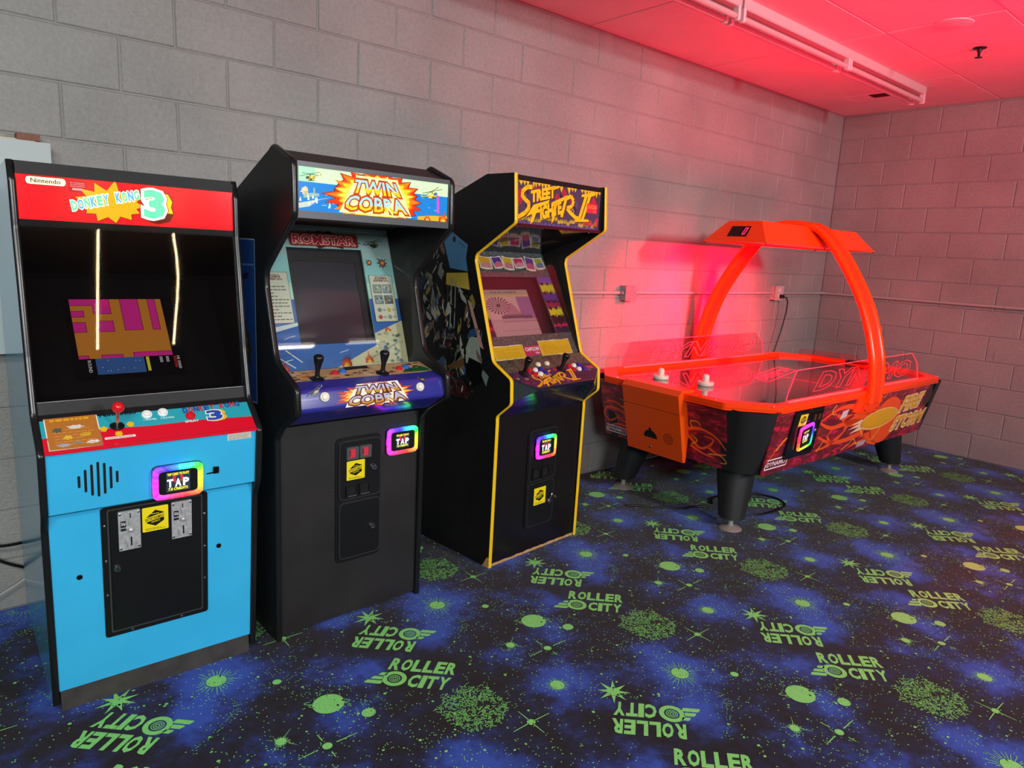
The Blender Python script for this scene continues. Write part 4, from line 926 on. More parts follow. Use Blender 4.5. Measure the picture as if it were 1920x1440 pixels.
    for a, b in ((.118, .030), (.384, .030)): joystick(cp_, K.at(a, b, .001), K.n+Vector((0, 0, .35)), .085, 'gloss')
    RR, WW, UU = '#c4202c', '#ece8e0', '#2a2f9c'
    for a, b, cc in ((.262, .080, '#ece4cc'), (.326, .080, '#ece4cc'), (.169, .045, RR), (.209, .044, WW), (.249, .045, UU), (.178, .015, RR), (.217, .013, WW), (.257, .014, UU), (.456, .042, RR), (.493, .042, WW), (.533, .043, UU), (.463, .012, RR), (.503, .012, WW), (.546, .011, '#3c2f9c')): button(cp_, K, a, b, .0142, cc)
    for a, b in ((.04, .078), (.615, .10), (.035, .01), (.62, .0), (.125, -.07), (.525, -.07)): bolt(cp_, K, a, b, .004, CHR, 'carriage_bolt', .002)
    # bezel
    Bz = yz((.055, 1.000), (.325, 1.45)); SX0, SX1, SY0, SY1 = .095, .525, .118, .438; BT = .585
    m = MB(); CARD = mat('granite_card', '#4c5356', .5)
    for r_ in ((x0, -.004, SX0, BT), (SX1, -.004, x1, BT), (SX0, -.004, SX1, SY0), (SX0, SY1, SX1, BT)): m.plate(Bz, [(r_[0], r_[1]), (r_[2], r_[1]), (r_[2], r_[3]), (r_[0], r_[3])], -.006, 0, CARD)
    bz = m.obj('monitor_bezel', c)
    A = Art(0, .35)
    granite(A, x0, -.004, x1, SY0, 900, 2, '#55504f'); A.l = 0; granite(A, x0, SY1, x1, BT, 1000, 3, '#474f52')
    for a, b, sd in ((SX1+.004, x1-.004, 5), (x0+.002, SX0-.002, 6)):
        g_ = random.Random(sd); A.rect(a, SY0, b, SY1, '#1a1420')
        A.up(); ys_ = [SY0+(SY1-SY0)*k for k in (0, .10, .17, .30, .44, .56, .72, .88, 1)]; cols = ['#2c2440', '#c42a5a', '#221a26', '#cfc02a', '#8c2c4a', '#4a3a8c', '#c8bc28', '#6a4aa8', '#d0305e']
        for k in range(8):
            n_ = 5; A.poly([(a, ys_[k])]+[(a+(b-a)*(i+.5*(i % 2 == 0)*.6)/n_, ys_[k]+(.006 if i % 2 else -.010)*(1 if 0 < k else 0)) for i in range(1, n_)]+[(b, ys_[k]), (b, ys_[k+1])]+[(b-(b-a)*i/n_, ys_[k+1]+(.010 if i % 2 else -.014)*(k < 7)) for i in range(1, n_)]+[(a, ys_[k+1])], cols[k])
        A.up()
        for q in (.3, .7): A.line(ell(a+(b-a)*q, SY0+.235, .007, .009, 4)+[ell(a+(b-a)*q, SY0+.235, .007, .009, 4)[0]], .0035, '#a02048')
        A.line([(a, SY0+.09), (b, SY0+.082)], .003, '#15101a'); A.line([(a, SY0+.19), (b, SY0+.175)], .003, '#15101a')
    A.up()
    # torn picture cards with plain grounds
    for i, (xc, w_, h_, rt, cc, c2) in enumerate(((.190, .082, .070, -.10, '#d9a82a', '#cf8a8c'), (.276, .074, .066, .12, '#5a3f96', '#d0708c'), (.350, .070, .074, -.12, '#d6b430', '#c47a86'), (.430, .078, .060, .06, '#c93468', '#d98aa0'), (.512, .070, .078, -.16, '#6a4496', '#c8587e'), (.585, .070, .066, .08, '#a9a440', '#7a74a0'))):
        yc = .515+(.004 if i % 2 else 0); T = lambda a, b: (xc+a*math.cos(rt)-b*math.sin(rt), yc+a*math.sin(rt)+b*math.cos(rt))
        A.poly([T(*p) for p in burst(0, 0, 1, 1, 4, 1)] if False else [T(-w_/2, -h_/2), T(0, -h_/2-.004), T(w_/2, -h_/2+.002), T(w_/2+.003, 0), T(w_/2, h_/2), T(-.01, h_/2-.003), T(-w_/2, h_/2+.002)], '#e6dccb')
        A.up(); A.poly([T(-w_/2+.007, -h_/2+.006), T(w_/2-.006, -h_/2+.007), T(w_/2-.007, h_/2-.006), T(-w_/2+.006, h_/2-.005)], cc); A.up(); A.poly([T(-w_/2+.007, -h_/2+.006), T(w_/2-.006, -h_/2+.007), T(w_/2-.006, -.004), T(0, .006), T(-w_/2+.007, -.008)], c2); A.l -= 2
    A.l += 3
    for a0, b0, a1, b1, sd in ((.042, .002, .240, .066, 4), (.362, .004, .590, .078, 5)):
        g_ = random.Random(sd); n_ = 10
        torn = lambda k: [(a0-k+(a1-a0+2*k)*i/n_, b0-k+g_.uniform(-.002, .002)) for i in range(n_+1)]+[(a1+k+g_.uniform(-.002, .002), b0+(b1-b0)*i/4) for i in range(1, 4)]+[(a1+k-(a1-a0+2*k)*i/n_, b1+k+g_.uniform(-.002, .002)) for i in range(n_+1)]
        A.poly(torn(.004), '#e8d8a8'); A.up(); A.poly(torn(0), '#e0b41c'); A.up(); A.scrib(a0+.015, b0+.008, a1-.015, b1-.012, 6, '#7a6018', sd, .16); A.l -= 2
    A.poly([(.246, .008), (.358, .010), (.357, .060), (.244, .058)], '#c8305a'); A.up(); A.text('CAPCOM', .252, .032, .098, .020, '#f2dce0', .05); A.text('USA', .318, .016, .030, .010, '#f2dce0', .04)
    A.obj('bezel_art', bz, Bz, .0005, .00009, clip=(x0, -.004, x1, BT))
    SC = Plane(Bz.at(0, 0, -.03), Bz.u, Bz.v)
    m = MB(); m.plate(SC, [(x0, SY0-.05), (x1, SY0-.05), (x1, SY1+.03), (x0, SY1+.03)], -.01, 0, mat('screen_mask', '#231c22', .3)); sc = m.obj('monitor_screen', bz)
    A = Art(.14, .2); ix0, ix1, iy0, iy1 = .115, .448, .112, .380
    A.rect(ix0, iy0, ix1, iy1, '#a07880'); A.up(); w_ = ix1-ix0; h_ = iy1-iy0
    A.rect(ix0, iy0+h_*.90, ix1, iy1, '#8f8078'); A.rect(ix0, iy0+h_*.855, ix1, iy0+h_*.90, '#a89058'); A.rect(ix0, iy0+h_*.40, ix0+w_*.70, iy0+h_*.855, '#b08a8a'); A.rect(ix0+w_*.70, iy0+h_*.40, ix1, iy0+h_*.855, '#7a5a80'); A.rect(ix0, iy0, ix1, iy0+h_*.36, '#a98084'); A.up()
    sx, sy = ix0+w_*.28, iy0+h_*.68
    for i in range(20):
        t0 = 2*pi*i/20; r_ = h_*.30; p = [(sx, sy), (sx+r_*math.cos(t0), sy+r_*.6*math.sin(t0)), (sx+r_*math.cos(t0+.16), sy+r_*.6*math.sin(t0+.16))]
        A.poly([(max(ix0, a), min(iy0+h_*.85, b)) for a, b in p], '#5d4450')
    A.poly([(ix0+w_*.40, iy0+h_*.50), (ix0+w_*.70, iy0+h_*.50), (ix0+w_*.62, iy0+h_*.66), (ix0+w_*.55, iy0+h_*.74), (ix0+w_*.48, iy0+h_*.66)], '#946a74'); A.rect(ix0+w_*.27, iy0+h_*.41, ix0+w_*.92, iy0+h_*.47, '#5a4452'); A.rect(ix0+w_*.32, iy0+h_*.47, ix0+w_*.72, iy0+h_*.50, '#7a5a66'); A.rect(ix0+w_*.25, iy0+h_*.34, ix1, iy0+h_*.36, '#8a6470'); A.rect(ix0+w_*.2, iy0+h_*.16, ix1, iy0+h_*.175, '#946e78'); A.up()
    A.poly(ell(sx, sy, .014, .010, 14), '#4a3644'); A.scrib(ix0+w_*.2, iy0+h_*.93, ix0+w_*.75, iy0+h_*.98, 1, '#6b5d60', 3, .7)
    A.obj('screen_image', sc, SC, .0008)
    G = yz((.048, .998), (.24, 1.485)); m = MB(); m.plate(G, [(x0, 0), (x1, 0), (x1, .52), (x0, .52)], 0, .003, CLEAR); m.obj('screen_glass', c)
    # speaker board and marquee
    PLX = mat('black_plexi', '#0a090a', .08)
    m = MB(); m.add([(x0, -.034, 1.618), (x1, -.034, 1.618), (x1, .345, 1.50), (x0, .345, 1.50)], [(0, 1, 2, 3)], PLX); sp = m.obj('speaker_board', c)
    H = Plane((0, .06, 1.5885), (1, 0, 0), (0, .379, -.118))
    for xs_ in (.14, .44):
        for i in range(5): MB().plate(H, rrect(xs_-.012*i, .08+.016*i, xs_+.10-.012*i, .086+.016*i, .003, 2), -.0005, .0006, DARK).obj('speaker_slot', sp)
    Q = yz((-.030, 1.612), (-.030, 1.83))
    m = MB(); m.plate(Q, [(x0, 0), (x1, 0), (x1, .014), (x0, .014)], -.03, .006, mat('maroon_strip', '#4a0e1c', .3)); m.plate(Q, [(x0, .196), (x1, .196), (x1, .218), (x0, .218)], -.16, .002, BLK); m.plate(Q, [(x1-.014, .014), (x1, .014), (x1, .196), (x1-.014, .196)], -.004, .002, BLK); mr = m.obj('marquee_retainer', c)
    for xs_ in (.05, .22, .39, .56): MB().lathe((xs_, -.022, 1.611), (0, 0, -1), [(.005, 0), (.004, .003), (.0005, .0036)], 12, CHR).obj('screw', mr, 40)
    Z = Plane(Q.at(0, .014), Q.u, Q.v); a0, a1, H_ = x0+.002, x1-.014, .182
    m = MB(); m.plate(Z, [(a0, 0), (a1, 0), (a1, H_), (a0, H_)], -.006, -.0005, BLK); mq = m.obj('marquee', c)
    A = Art(.16, .3); A.rect(a0, 0, a1, H_, '#4a3a50'); A.up(); g_ = random.Random(12)
    for i in range(16): x, y = g_.uniform(.05, .60), g_.uniform(.02, .16); A.poly([(x-.03, y), (x, y+.035), (x+.025, y), (x, y-.04)], g_.choice(['#5a4468', '#3c3340', '#54486a', '#443c44']))
    A.up()
    for x, y, r_ in ((.055, .120, .030), (.165, .150, .022), (.30, .130, .020), (.345, .155, .02), (.40, .135, .024), (.53, .115, .022), (.57, .130, .025)): A.poly([(x-r_, y), (x-r_*.3, y+r_*.9), (x+r_*.4, y+r_*.8), (x+r_, y), (x, y-r_*1.5)], g_.choice(['#8c2438', '#7a2440', '#a02a3a']))
    A.poly([(.505, .015), (.515, .052), (.54, .035), (.56, .045), (.575, .02)], '#c4244a'); A.poly([(.575, .02), (.60, .055), (.612, .058), (.612, .015)], '#c4244a')
    x = a0
    while x < a1-.02:
        w_ = g_.uniform(.014, .03); A.poly([(x, H_), (x+w_, H_), (x+w_*.6, H_-g_.uniform(.014, .036))], '#dcb428') if g_.random() < .8 else None; x += w_
    x = a0
    while x < a1-.03:
        w_ = g_.uniform(.015, .035); yy = g_.uniform(.004, .03); A.poly([(x, yy), (x+w_*.3, yy+.018), (x+w_*.5, yy+.008), (x+w_*.8, yy+.020), (x+w_, yy), (x+w_*.5, yy-.004)], g_.choice(['#a08a34', '#8c7a30', '#b59a3a'])); x += w_*.9
    x = a0
    while x < a1-.03: w_ = g_.uniform(.02, .035); A.poly([(x, 0), (x+w_, 0), (x+w_/2, .014)], '#5d4a8c'); x += w_
    for x, y in ((.034, .075), (.415, .075)): A.line(ell(x, y, .011, .014, 4)+[ell(x, y, .011, .014, 4)[0]], .004, '#b5a878')
    A.up(); brawl_title(A, .012+.004, .0-.003, 1.0, '#5a1c12'); A.up(); brawl_title(A, .012, .0, 1.0, '#e8ae18', .35); A.up(); title_gap(A, .012, 0, 1.0, '#4a2a30')
    A.rect(.520, .078, .600, .122, '#d02440', .3); A.up(); A.text('CAPCOM', .525, .098, .070, .018, '#e07a34', .05); A.text('USA', .570, .083, .024, .008, '#e07a34', .05)
    A.obj('marquee_print', mq, Z, .0003, .0001, clip=(a0, 0, a1, H_))
    m = MB(); m.prism([(.13, 1.818), (.13, 1.830), (.335, 1.753), (.69, 1.617), (.69, 1.605), (.335, 1.741)], x0, x1, BLK); m.obj('top_panel', c)
    MB().box(x0, x1, .675, .69, 0, 1.617, BLK).obj('back_panel', c)
    return c
yellow_cabinet()

# ------------------------------------------------------------------ air hockey table
def hockey_table():
    c = empty('air_hockey_table', (-2.05, -.77, 0), R(-1.0), 'orange and black air hockey table with flame art and overhead arch canopy glowing red', 'air hockey table')
    HX, HY, CH = 1.275, .65, .215
    ORG = mat('orange_powder', '#f5430c', .28, bump=.06, bscale=300, spec=.3); ORB = mat('orange_box', '#e8500f', .32, coat=.1)
    BLC = mat('black_corner', '#1f2122', .48, bump=.08, bscale=400)
    def octo(hx, hy, ch, n=5):
        p = [(-hx, hy-ch), (-hx, -hy+ch), (-hx+ch, -hy), (hx-ch, -hy), (hx, -hy+ch), (hx, hy-ch), (hx-ch, hy), (-hx+ch, hy)]
        return fillet(p, .045, n)
    FL = Plane((0, 0, 0), (1, 0, 0), (0, 1, 0))
    out = octo(HX, HY, CH); inn = octo(HX-.07, HY-.07, CH-.02)
    m = MB(); m.ring(FL, out, inn, .738, .767, ORG)
    mid = octo(HX-.004, HY-.004, CH); m.ring(FL, out, mid, .728, .741, ORG); rail = m.obj('rim_rail', c, 35)
    PF = mat('playfield', '#33292f', .06, coat=.6, spec=.6)
    m = MB(); m.plate(FL, octo(HX-.06, HY-.06, CH), .722, .742, PF); pf = m.obj('playfield', c)
    A = Art(0, .1); pk = '#ff5a78'
    def bil(u, v): o = (-.285, -.105); return (o[0]+.685*u+.032*v, o[1]+.185*u+.160*v)
    A.line([bil(*p) for p in ((0, 0), (1, 0), (1, 1), (.12, 1), (.0, .55), (0, 0))], .010, pk); A.text('DYNAMO', 0, 0, 1, 1, pk, .02, warp=lambda a, b: bil(.07+.86*a, .22+.56*b))
    A.line([(0.02, -.57), (.02, .57)], .006, '#c05068')
    A.obj('playfield_print', pf, Plane((0, 0, .7425), (1, 0, 0), (0, 1, 0)), .0002)
    # cabinet body: loft from the rim down to a smaller bottom
    topo = octo(HX-.035, HY-.008, CH-.01); bot = octo(HX-.125, HY-.072, CH-.05); n = len(topo)
    def lerp(i, k, d=0):
        a, b = topo[i], bot[i]; x, y = a[0]+(b[0]-a[0])*k, a[1]+(b[1]-a[1])*k; L = math.hypot(x, y); return (x+d*x/L, y+d*y/L, .735+(.368-.735)*k)
    m = MB(); vs_ = [lerp(i, 0) for i in range(n)]+[lerp(i, 1) for i in range(n)]; m.add(vs_, [(i, (i+1) % n, (i+1) % n+n, i+n) for i in range(n)]+[tuple(range(n, 2*n))], BLC); m.obj('body', c, 30)
    # corner shells stand a little proud; their edges bow like the originals
    for q in range(4):
        sx, sy = ((-1, -1), (1, -1), (1, 1), (-1, 1))[q]; m = MB(); rows = 7; colsn = 9; vv = []
        for r_ in range(rows):
            k = r_/(rows-1); z = .735+(.366-.735)*k
            hx = HX-.030-(.09)*k; hy = HY-.003-(.064)*k
            ext = .205+.030*math.sin(k*pi*.9)-.02*k; exy = .215-.05*k
            pts = fillet([(hx, hy-ext), (hx, hy-.105), (hx-.105, hy), (hx-exy, hy)], [0, .11, .11, 0], 6, False)
            vv += [(sx*p[0], sy*p[1], z) for p in pts]; nc = len(pts)
        m.add(vv, [(r_*nc+i, r_*nc+i+1, (r_+1)*nc+i+1, (r_+1)*nc+i) for r_ in range(rows-1) for i in range(nc-1)], BLC); m.obj('corner_shell', c, 50)
    # painted panels
    def flame_mat():
        mm = bpy.data.materials.new('flame_panel'); mm.use_nodes = True; n_, l_ = nt(mm); b = n_['Principled BSDF']
        tc = n_.new('ShaderNodeTexCoord'); mp = n_.new('ShaderNodeMapping'); mp.inputs['Scale'].default_value = (7, 7, 22); l_.new(tc.outputs['Object'], mp.inputs[0])
        no = n_.new('ShaderNodeTexNoise'); no.inputs['Scale'].default_value = 1.4; no.inputs['Detail'].default_value = 7; no.inputs['Roughness'].default_value = .68; no.inputs['Distortion'].default_value = .8; l_.new(mp.outputs[0], no.inputs['Vector'])
        r_ = n_.new('ShaderNodeValToRGB'); l_.new(no.outputs['Fac'], r_.inputs[0]); e = r_.color_ramp.elements
        e[0].position = .40; e[0].color = cs('#5c1820'); e[1].position = .62; e[1].color = cs('#d02040'); q = e.new(.52); q.color = cs('#7d1c28'); q = e.new(.56); q.color = cs('#a81c34')
        l_.new(r_.outputs[0], b.inputs['Base Color']); b.inputs['Roughness'].default_value = .28; b.inputs['Coat Weight'].default_value = .3
        return mm
    FM = flame_mat()
    SP = yz((-.578, .33), (-.645, .74)); EP = Plane((-1.150, 0, .362), (0, -1, 0), (-.093, 0, .373))
    m = MB(); m.plate(SP, [(-1.09, .038), (1.023, .038), (.925, .412), (-1.09, .412)], -.004, .003, FM); sp = m.obj('side_panel', c)
    m = MB(); m.plate(EP, [(-.50, .005), (.43, .005), (.43, .384), (-.50, .384)], -.004, .003, FM); ep = m.obj('end_panel', c)
    m = MB(); m.plate(Plane((0, 2*.578-.578, .33), (-1, 0, 0), (0, .067, .41)), [(-1.05, .038), (1.05, .038), (1.05, .412), (-1.05, .412)], -.004, .003, FM); m.obj('side_panel', c)
    m = MB(); m.plate(Plane((1.150, 0, .362), (0, 1, 0), (.093, 0, .373)), [(-.43, .005), (.43, .005), (.43, .384), (-.43, .384)], -.004, .003, FM); m.obj('end_panel', c)
    def tongue(A, pts, w0, w1, col):
        """tapered brush stroke through a smooth curve"""
        P_ = []
        for i in range(len(pts)-1):
            p0 = pts[max(i-1, 0)]; p1 = pts[i]; p2 = pts[i+1]; p3 = pts[min(i+2, len(pts)-1)]
            for k in range(6):
                t = k/6; P_.append(tuple(.5*((2*p1[d])+(-p0[d]+p2[d])*t+(2*p0[d]-5*p1[d]+4*p2[d]-p3[d])*t*t+(-p0[d]+3*p1[d]-3*p2[d]+p3[d])*t**3) for d in (0, 1)))
        P_.append(pts[-1]); l, r_ = [], []
        for i, p in enumerate(P_):
            a, b = P_[max(i-1, 0)], P_[min(i+1, len(P_)-1)]; L = math.hypot(b[0]-a[0], b[1]-a[1]) or 1; w = (w0+(w1-w0)*i/(len(P_)-1))/2
            l.append((p[0]-(b[1]-a[1])/L*w, p[1]+(b[0]-a[0])/L*w)); r_.append((p[0]+(b[1]-a[1])/L*w, p[1]-(b[0]-a[0])/L*w))
        for i in range(len(P_)-1): A.poly([l[i], l[i+1], r_[i+1], r_[i]], col)
    A = Art(0, .3); OR, YE = '#f0521c', '#e6a82c'
    A.poly(ell(.34, .20, .21, .165, 30), OR); A.poly([(.20, .31), (.05, .335), (-.18, .30), (-.42, .325), (-.20, .22), (.10, .20)], OR); A.poly([(.22, .06), (.05, .085), (-.12, .06), (.0, .12), (.15, .15)], OR)
    for pts, a, b in ((((.1, .27), (-.18, .35), (-.38, .36), (-.58, .30)), .05, .008), (((.05, .22), (-.2, .25), (-.42, .24), (-.58, .29)), .05, .012), (((.05, .16), (-.15, .13), (-.38, .14), (-.56, .20)), .045, .010), (((-.20, .25), (-.28, .17), (-.42, .12), (-.55, .11)), .04, .008), (((-.38, .14), (-.44, .19), (-.40, .23)), .022, .006), (((-1.07, .11), (-1.0, .19), (-.93, .24)), .006, .018), (((.30, .04), (.16, .07), (.05, .13)), .03, .01)): tongue(A, pts, a, b, OR)
    A.up()
    for pts in (((-.44, .39), (-.47, .36), (-.45, .33), (-.41, .33)), ((.0, .17), (.05, .12), (.0, .075), (-.06, .12), (-.12, .09), (-.20, .06)), ((.30, .165), (.24, .10), (.16, .06), (.22, .09), (.26, .12)), ((-1.0, .18), (-.95, .235), (-.90, .245)), ((.18, .40), (.22, .41), (.22, .385), (.19, .37)), ((-.52, .10), (-.50, .13), (-.47, .16))): tongue(A, pts, .010, .005, YE)
    A.poly(ell(.13, .30, .045, .018, 12, .5), '#7d1c24'); A.poly(ell(-.22, .28, .06, .012, 12, .2), '#8c1c28'); A.poly(ell(.02, .105, .06, .014, 12, .1), '#8c1c28'); A.poly(ell(-.30, .19, .06, .016, 12, .3), '#8c1c28')
    A.up(); A.poly(ell(.235, .225, .265, .070, 30, .04), '#f0c070'); A.poly([(-.02, .25), (-.16, .225), (-.05, .222), (-.19, .195), (-.04, .20), (-.15, .165), (.02, .175)], '#f0c8a0'); A.up(); A.poly(ell(.24, .226, .250, .061, 30, .04), '#d99a1c'); A.up(); A.poly(ell(.245, .232, .235, .050, 30, .04), '#dfa51f')
    A.up(); A.poly(ell(.95, .315, .060, .075, 20), '#3a1c1c'); A.up()
    T_ = Art(0, .3)
    for w, xa, xb, ya, yb in (('FIRE', .505, .815, .235, .345), ('STORM', .455, .945, .100, .205)):
        wp = lambda a, b, q=(xa, xb, ya, yb): (q[0]+(q[1]-q[0])*a+.05*b, q[2]+(q[3]-q[2])*b+.012*a)
        T_.text(w, 0, 0, 1, 1, '#f2d8a8', .09, warp=wp, fit=.04); T_.up(); T_.text(w, 0, 0, 1, 1, '#e2a624', .035, warp=wp, fit=.04); T_.up()
        for i in range(7): yy = ya+(yb-ya)*(i+.5)/7; T_.line([(xa+.02+.03*(i % 2), yy), (xb-.03*(i % 3), yy+.01)], .0022, '#9a4a20') if i % 2 else None
        T_.l -= 2
    B_ = Art(0, .4); B_.poly([(-.355, .285), (-.275, .295), (-.262, .345), (-.335, .338)], '#c9c4c4'); B_.obj('paper_sticker', sp, SP, .0052); B_ = Art(0, .4); B_.poly([(.0, .05), (.115, .056), (.125, .090), (.02, .086)], '#b09aa6'); B_.obj('tape_patch', sp, SP, .0052)
    def badge(A, u0, v0, w, h, sh=0):
        A.line([(u0+w*.04+sh*h, v0+h), (u0+w+sh*h, v0+h), (u0+w, v0), (u0, v0), (u0+w*.02+sh*h*.6, v0+h*.6)], h*.14, '#e8e0e0'); A.text('DYNAMO', u0+w*.07, v0+h*.24, w*.86, h*.52, '#e8e0e0', .02, shear=sh)
    for q in ((-2, -.85), (-.85, .80), (.80, 2)): A.obj('flame_art' if q[0] < .5 else 'speaker_cover', sp, SP, .0036, .00012, span=q)
    A = Art(0, .3); badge(A, -1.075, .075, .22, .055); A.obj('name_badge', sp, SP, .0052, .00012)
    T_.obj('title_lettering', sp, SP, .0050, .00012)
    # coin unit on the side
    P0 = Plane(SP.at(0, 0, .003), SP.u, SP.v)
    m = MB(); m.plate(P0, rrect(-.918, .112, -.600, .404, .022, 4), -.001, .008, BLKG); cd = m.obj('coin_door', c, 40)
    MB().ring(P0, rrect(-.905, .124, -.613, .392, .016, 4), rrect(-.897, .132, -.621, .384, .014, 4), .007, .010, BLKM).obj('door_rim', cd, 40)
    Pr = Plane(P0.at(-.752, .238, .006), SP.u*math.cos(.2)+SP.v*math.sin(.2), SP.v*math.cos(.2)-SP.u*math.sin(.2))
    card_reader(c, Pr, .142, .150, 100, scr=(.066, .082))
    sticker(cd, Plane(P0.at(-.815, .342, .008), SP.u, SP.v), .082, .070)
    for a in (-.700, -.650): MB().plate(P0, rrect(a, .325, a+.024, .362, .003, 2), .007, .012, mat('brass_slot', '#8c6a3c', .35, .8)).obj('coin_slot', cd, 40)
    lock(cd, Plane(P0.at(0, 0, .008), SP.u, SP.v), -.645, .262, .012)
    for a, b in ((-.90, .38), (-.75, .396), (-.62, .385), (-.90, .13)): bolt(cd, Plane(P0.at(0, 0, .008), SP.u, SP.v), a, b, .005, CHR, 'screw', .002)
    # end: art, badge, puck-return box
    A = Art(0, .3)
    for sg, pl_ in ((-1, ((( -.26, .15), (-.36, .20), (-.46, .20), (-.49, .14), (-.44, .11), (-.36, .16)), ((-.26, .19), (-.33, .23), (-.42, .25), (-.48, .22)), ((-.26, .12), (-.34, .13), (-.40, .17)), ((-.27, .09), (-.36, .10), (-.44, .08)))), (1, (((.17, .20), (.26, .22), (.36, .19), (.42, .13)), ((.17, .16), (.24, .10), (.30, .12), (.34, .17), (.28, .18)), ((.30, .12), (.36, .09), (.42, .10)), ((.18, .10), (.26, .07), (.34, .06))))):
        for k, pts in enumerate(pl_): tongue(A, pts, .020, .006, OR)
    A.up()
    for pts in (((-.34, .225), (-.28, .245), (-.31, .27), (-.35, .28)), ((.20, .215), (.19, .25), (.23, .26), (.26, .245)), ((.30, .075), (.38, .085), (.42, .05), (.38, .04)), ((-.27, .075), (-.31, .10), (-.29, .13)), ((.19, .11), (.23, .14), (.19, .17))): tongue(A, pts, .006, .004, YE)
    for q in ((-1, -.05), (-.05, 1)): A.obj('flame_art', ep, EP, .0036, .00012, span=q)
    A = Art(0, .3); badge(A, -.487, .034, .165, .042); A.obj('name_badge', ep, EP, .0052, .00012)
    Bx = MB(); ya, yb = -.172, .247
    # profile in (x,z), extruded along y
    pr = [(-1.20, .352), (-1.222, .352), (-1.318, .735), (-1.322, .752), (-1.295, .781), (-1.185, .781), (-1.185, .735)]
    k = len(pr); Bx.add([(x, ya, z) for x, z in pr]+[(x, yb, z) for x, z in pr], [tuple(range(k)), tuple(reversed(range(k, 2*k)))]+[(i, i+k, (i+1) % k+k, (i+1) % k) for i in range(k)], ORB); bx = Bx.obj('puck_return_box', c)
    BP = Plane((-1.2225, 0, .352), (0, -1, 0), (-.096, 0, .383))
    MB().plate(BP, [(-yb, .300), (-ya, .300), (-ya, .3025), (-yb, .3025)], -.001, .0006, mat('seam', '#8a2a08', .6)).obj('box_seam', bx)
    arch_ = [(-.105+.050*math.cos(t), .105+.050*math.sin(t)) for t in [pi*i/12 for i in range(13)]]
    MB().plate(BP, [(p[0]+.05, p[1]) for p in arch_], -.002, .0012, DARK).obj('return_slot', bx)
    MB().plate(BP, ell(-.055, .160, .009, .011, 12), -.002, .0014, DARK).obj('slot_peak', bx)
    for i in range(3):
        for j in range((6, 12, 18)[i]): t = 2*pi*j/(6, 12, 18)[i]; r_ = .011*(i+1); MB().plate(BP, ell(.078+r_*math.cos(t), .128+r_*math.sin(t), .0032, .0032, 6), 0, .001, DARK).obj('grille_hole', bx)
    lock(bx, BP, -.058, .045, .008)
    for a, b in ((-.235, .30), (.155, .30), (-.235, .02)): bolt(bx, BP, a, b, .004, CHR, 'screw', .002)
    for a, b in ((-HX+.03, -.36), (-HX+.03, .36), (-1.1, -HY+.03), (-.6, -HY+.03), (.6, -HY+.03), (1.1, -HY+.03), (-.9, HY-.03), (.9, HY-.03), (HX-.03, .3), (HX-.03, -.3)): bolt(rail, Plane((0, 0, .767), (1, 0, 0), (0, 1, 0)), a, b, .006, CHR, 'screw', .002)
    MB().box(HX-.075, HX-.01, -.20, .10, .752, .770, DARK).obj('goal_slot', c)
    # legs
    for sx, sy in ((-1, -1), (1, -1), (1, 1), (-1, 1)):
        m = MB(); vv = []; tx, ty, bx_, by_ = sx*.975, sy*.365, sx*1.045, sy*.412
        for z, w, cx, cy in ((.372, .114, tx, ty), (.28, .104, tx+(bx_-tx)*.27, ty+(by_-ty)*.27), (.072, .074, bx_, by_)):
            vv += [(cx+w*p[0], cy+w*p[1], z) for p in [(math.cos(pi/8+pi/4*i)*1.0, math.sin(pi/8+pi/4*i)*1.0) for i in range(8)]]
        m.add(vv, [(r_*8+i, r_*8+(i+1) % 8, r_*8+8+(i+1) % 8, r_*8+8+i) for r_ in (0, 1) for i in range(8)]+[tuple(range(16, 24)), tuple(reversed(range(8)))], BLC); lg = m.obj('leg', c, 50)
        q = MB(); q.lathe((bx_, by_, 0), (0, 0, 1), [(.066, 0), (.066, .004), (.05, .013), (.020, .020), (.015, .024), (.015, .076)], 24, mat('foot_steel', '#b5b0a8', .4, .5)); q.obj('levelling_foot', lg, 50)
    # acrylic side shields; light caught in edges and lettering put in as red emission
    ACR = glass_mat('acrylic', '#ffe6e8', .03, rough=.05); EDGE = mat('acrylic_edge_glow', '#ff7a90', .3, emit='#ff2040', es=.5)
    for sy in (-1, 1):
        y = sy*.600; poly = fillet([(-.949, 0), (-.936, .054), (-.873, .176), (.640, .192), (.752, .115), (.800, 0)], [0, .02, .03, .06, .06, 0], 4)
        P = Plane((0, y, .767), (1, 0, 0), (0, 0, 1)); m = MB(); m.plate(P, poly, -.003, .003, ACR); sh = m.obj('side_shield', c)
        m = MB(); m.ring(P, poly, [(p[0]*.9975+.0, max(.0, p[1]-.0022)) for p in poly], -.0031, .0031, EDGE); m.obj('shield_edge', sh)
        v_, f_, bb = text2d('DYNAMO', .03, .011); m = MB(); x_a, x_b = -.66, .60
        m.add([P.at((x_a+(x_b-x_a)*(p[0]-bb[0])/(bb[2]-bb[0]))*(1 if True else 1)+.10*(p[1]-bb[1])/(bb[3]-bb[1]), .035+.115*(p[1]-bb[1])/(bb[3]-bb[1]), -.0036*1 if sy < 0 else .0036) for p in v_], f_, mat('engraved_glow', '#ff8aa0', .5, emit='#ff3050', es=.25)); m.obj('engraved_name', sh)
        m = MB(); m.box(-.93, .80, y-.008, y+.008, .767, .777, mat('clear_channel', '#ff7a7a', .25)); m.obj('shield_channel', c)
    m = MB(); m.plate(Plane((HX-.10, 0, .767), (0, 1, 0), (0, 0, 1)), fillet([(-.05, 0), (.50, 0), (.48, .05), (.0, .06)], [0, 0, .02, .02], 3), -.003, .003, ACR); es_ = m.obj('goal_shield', c)
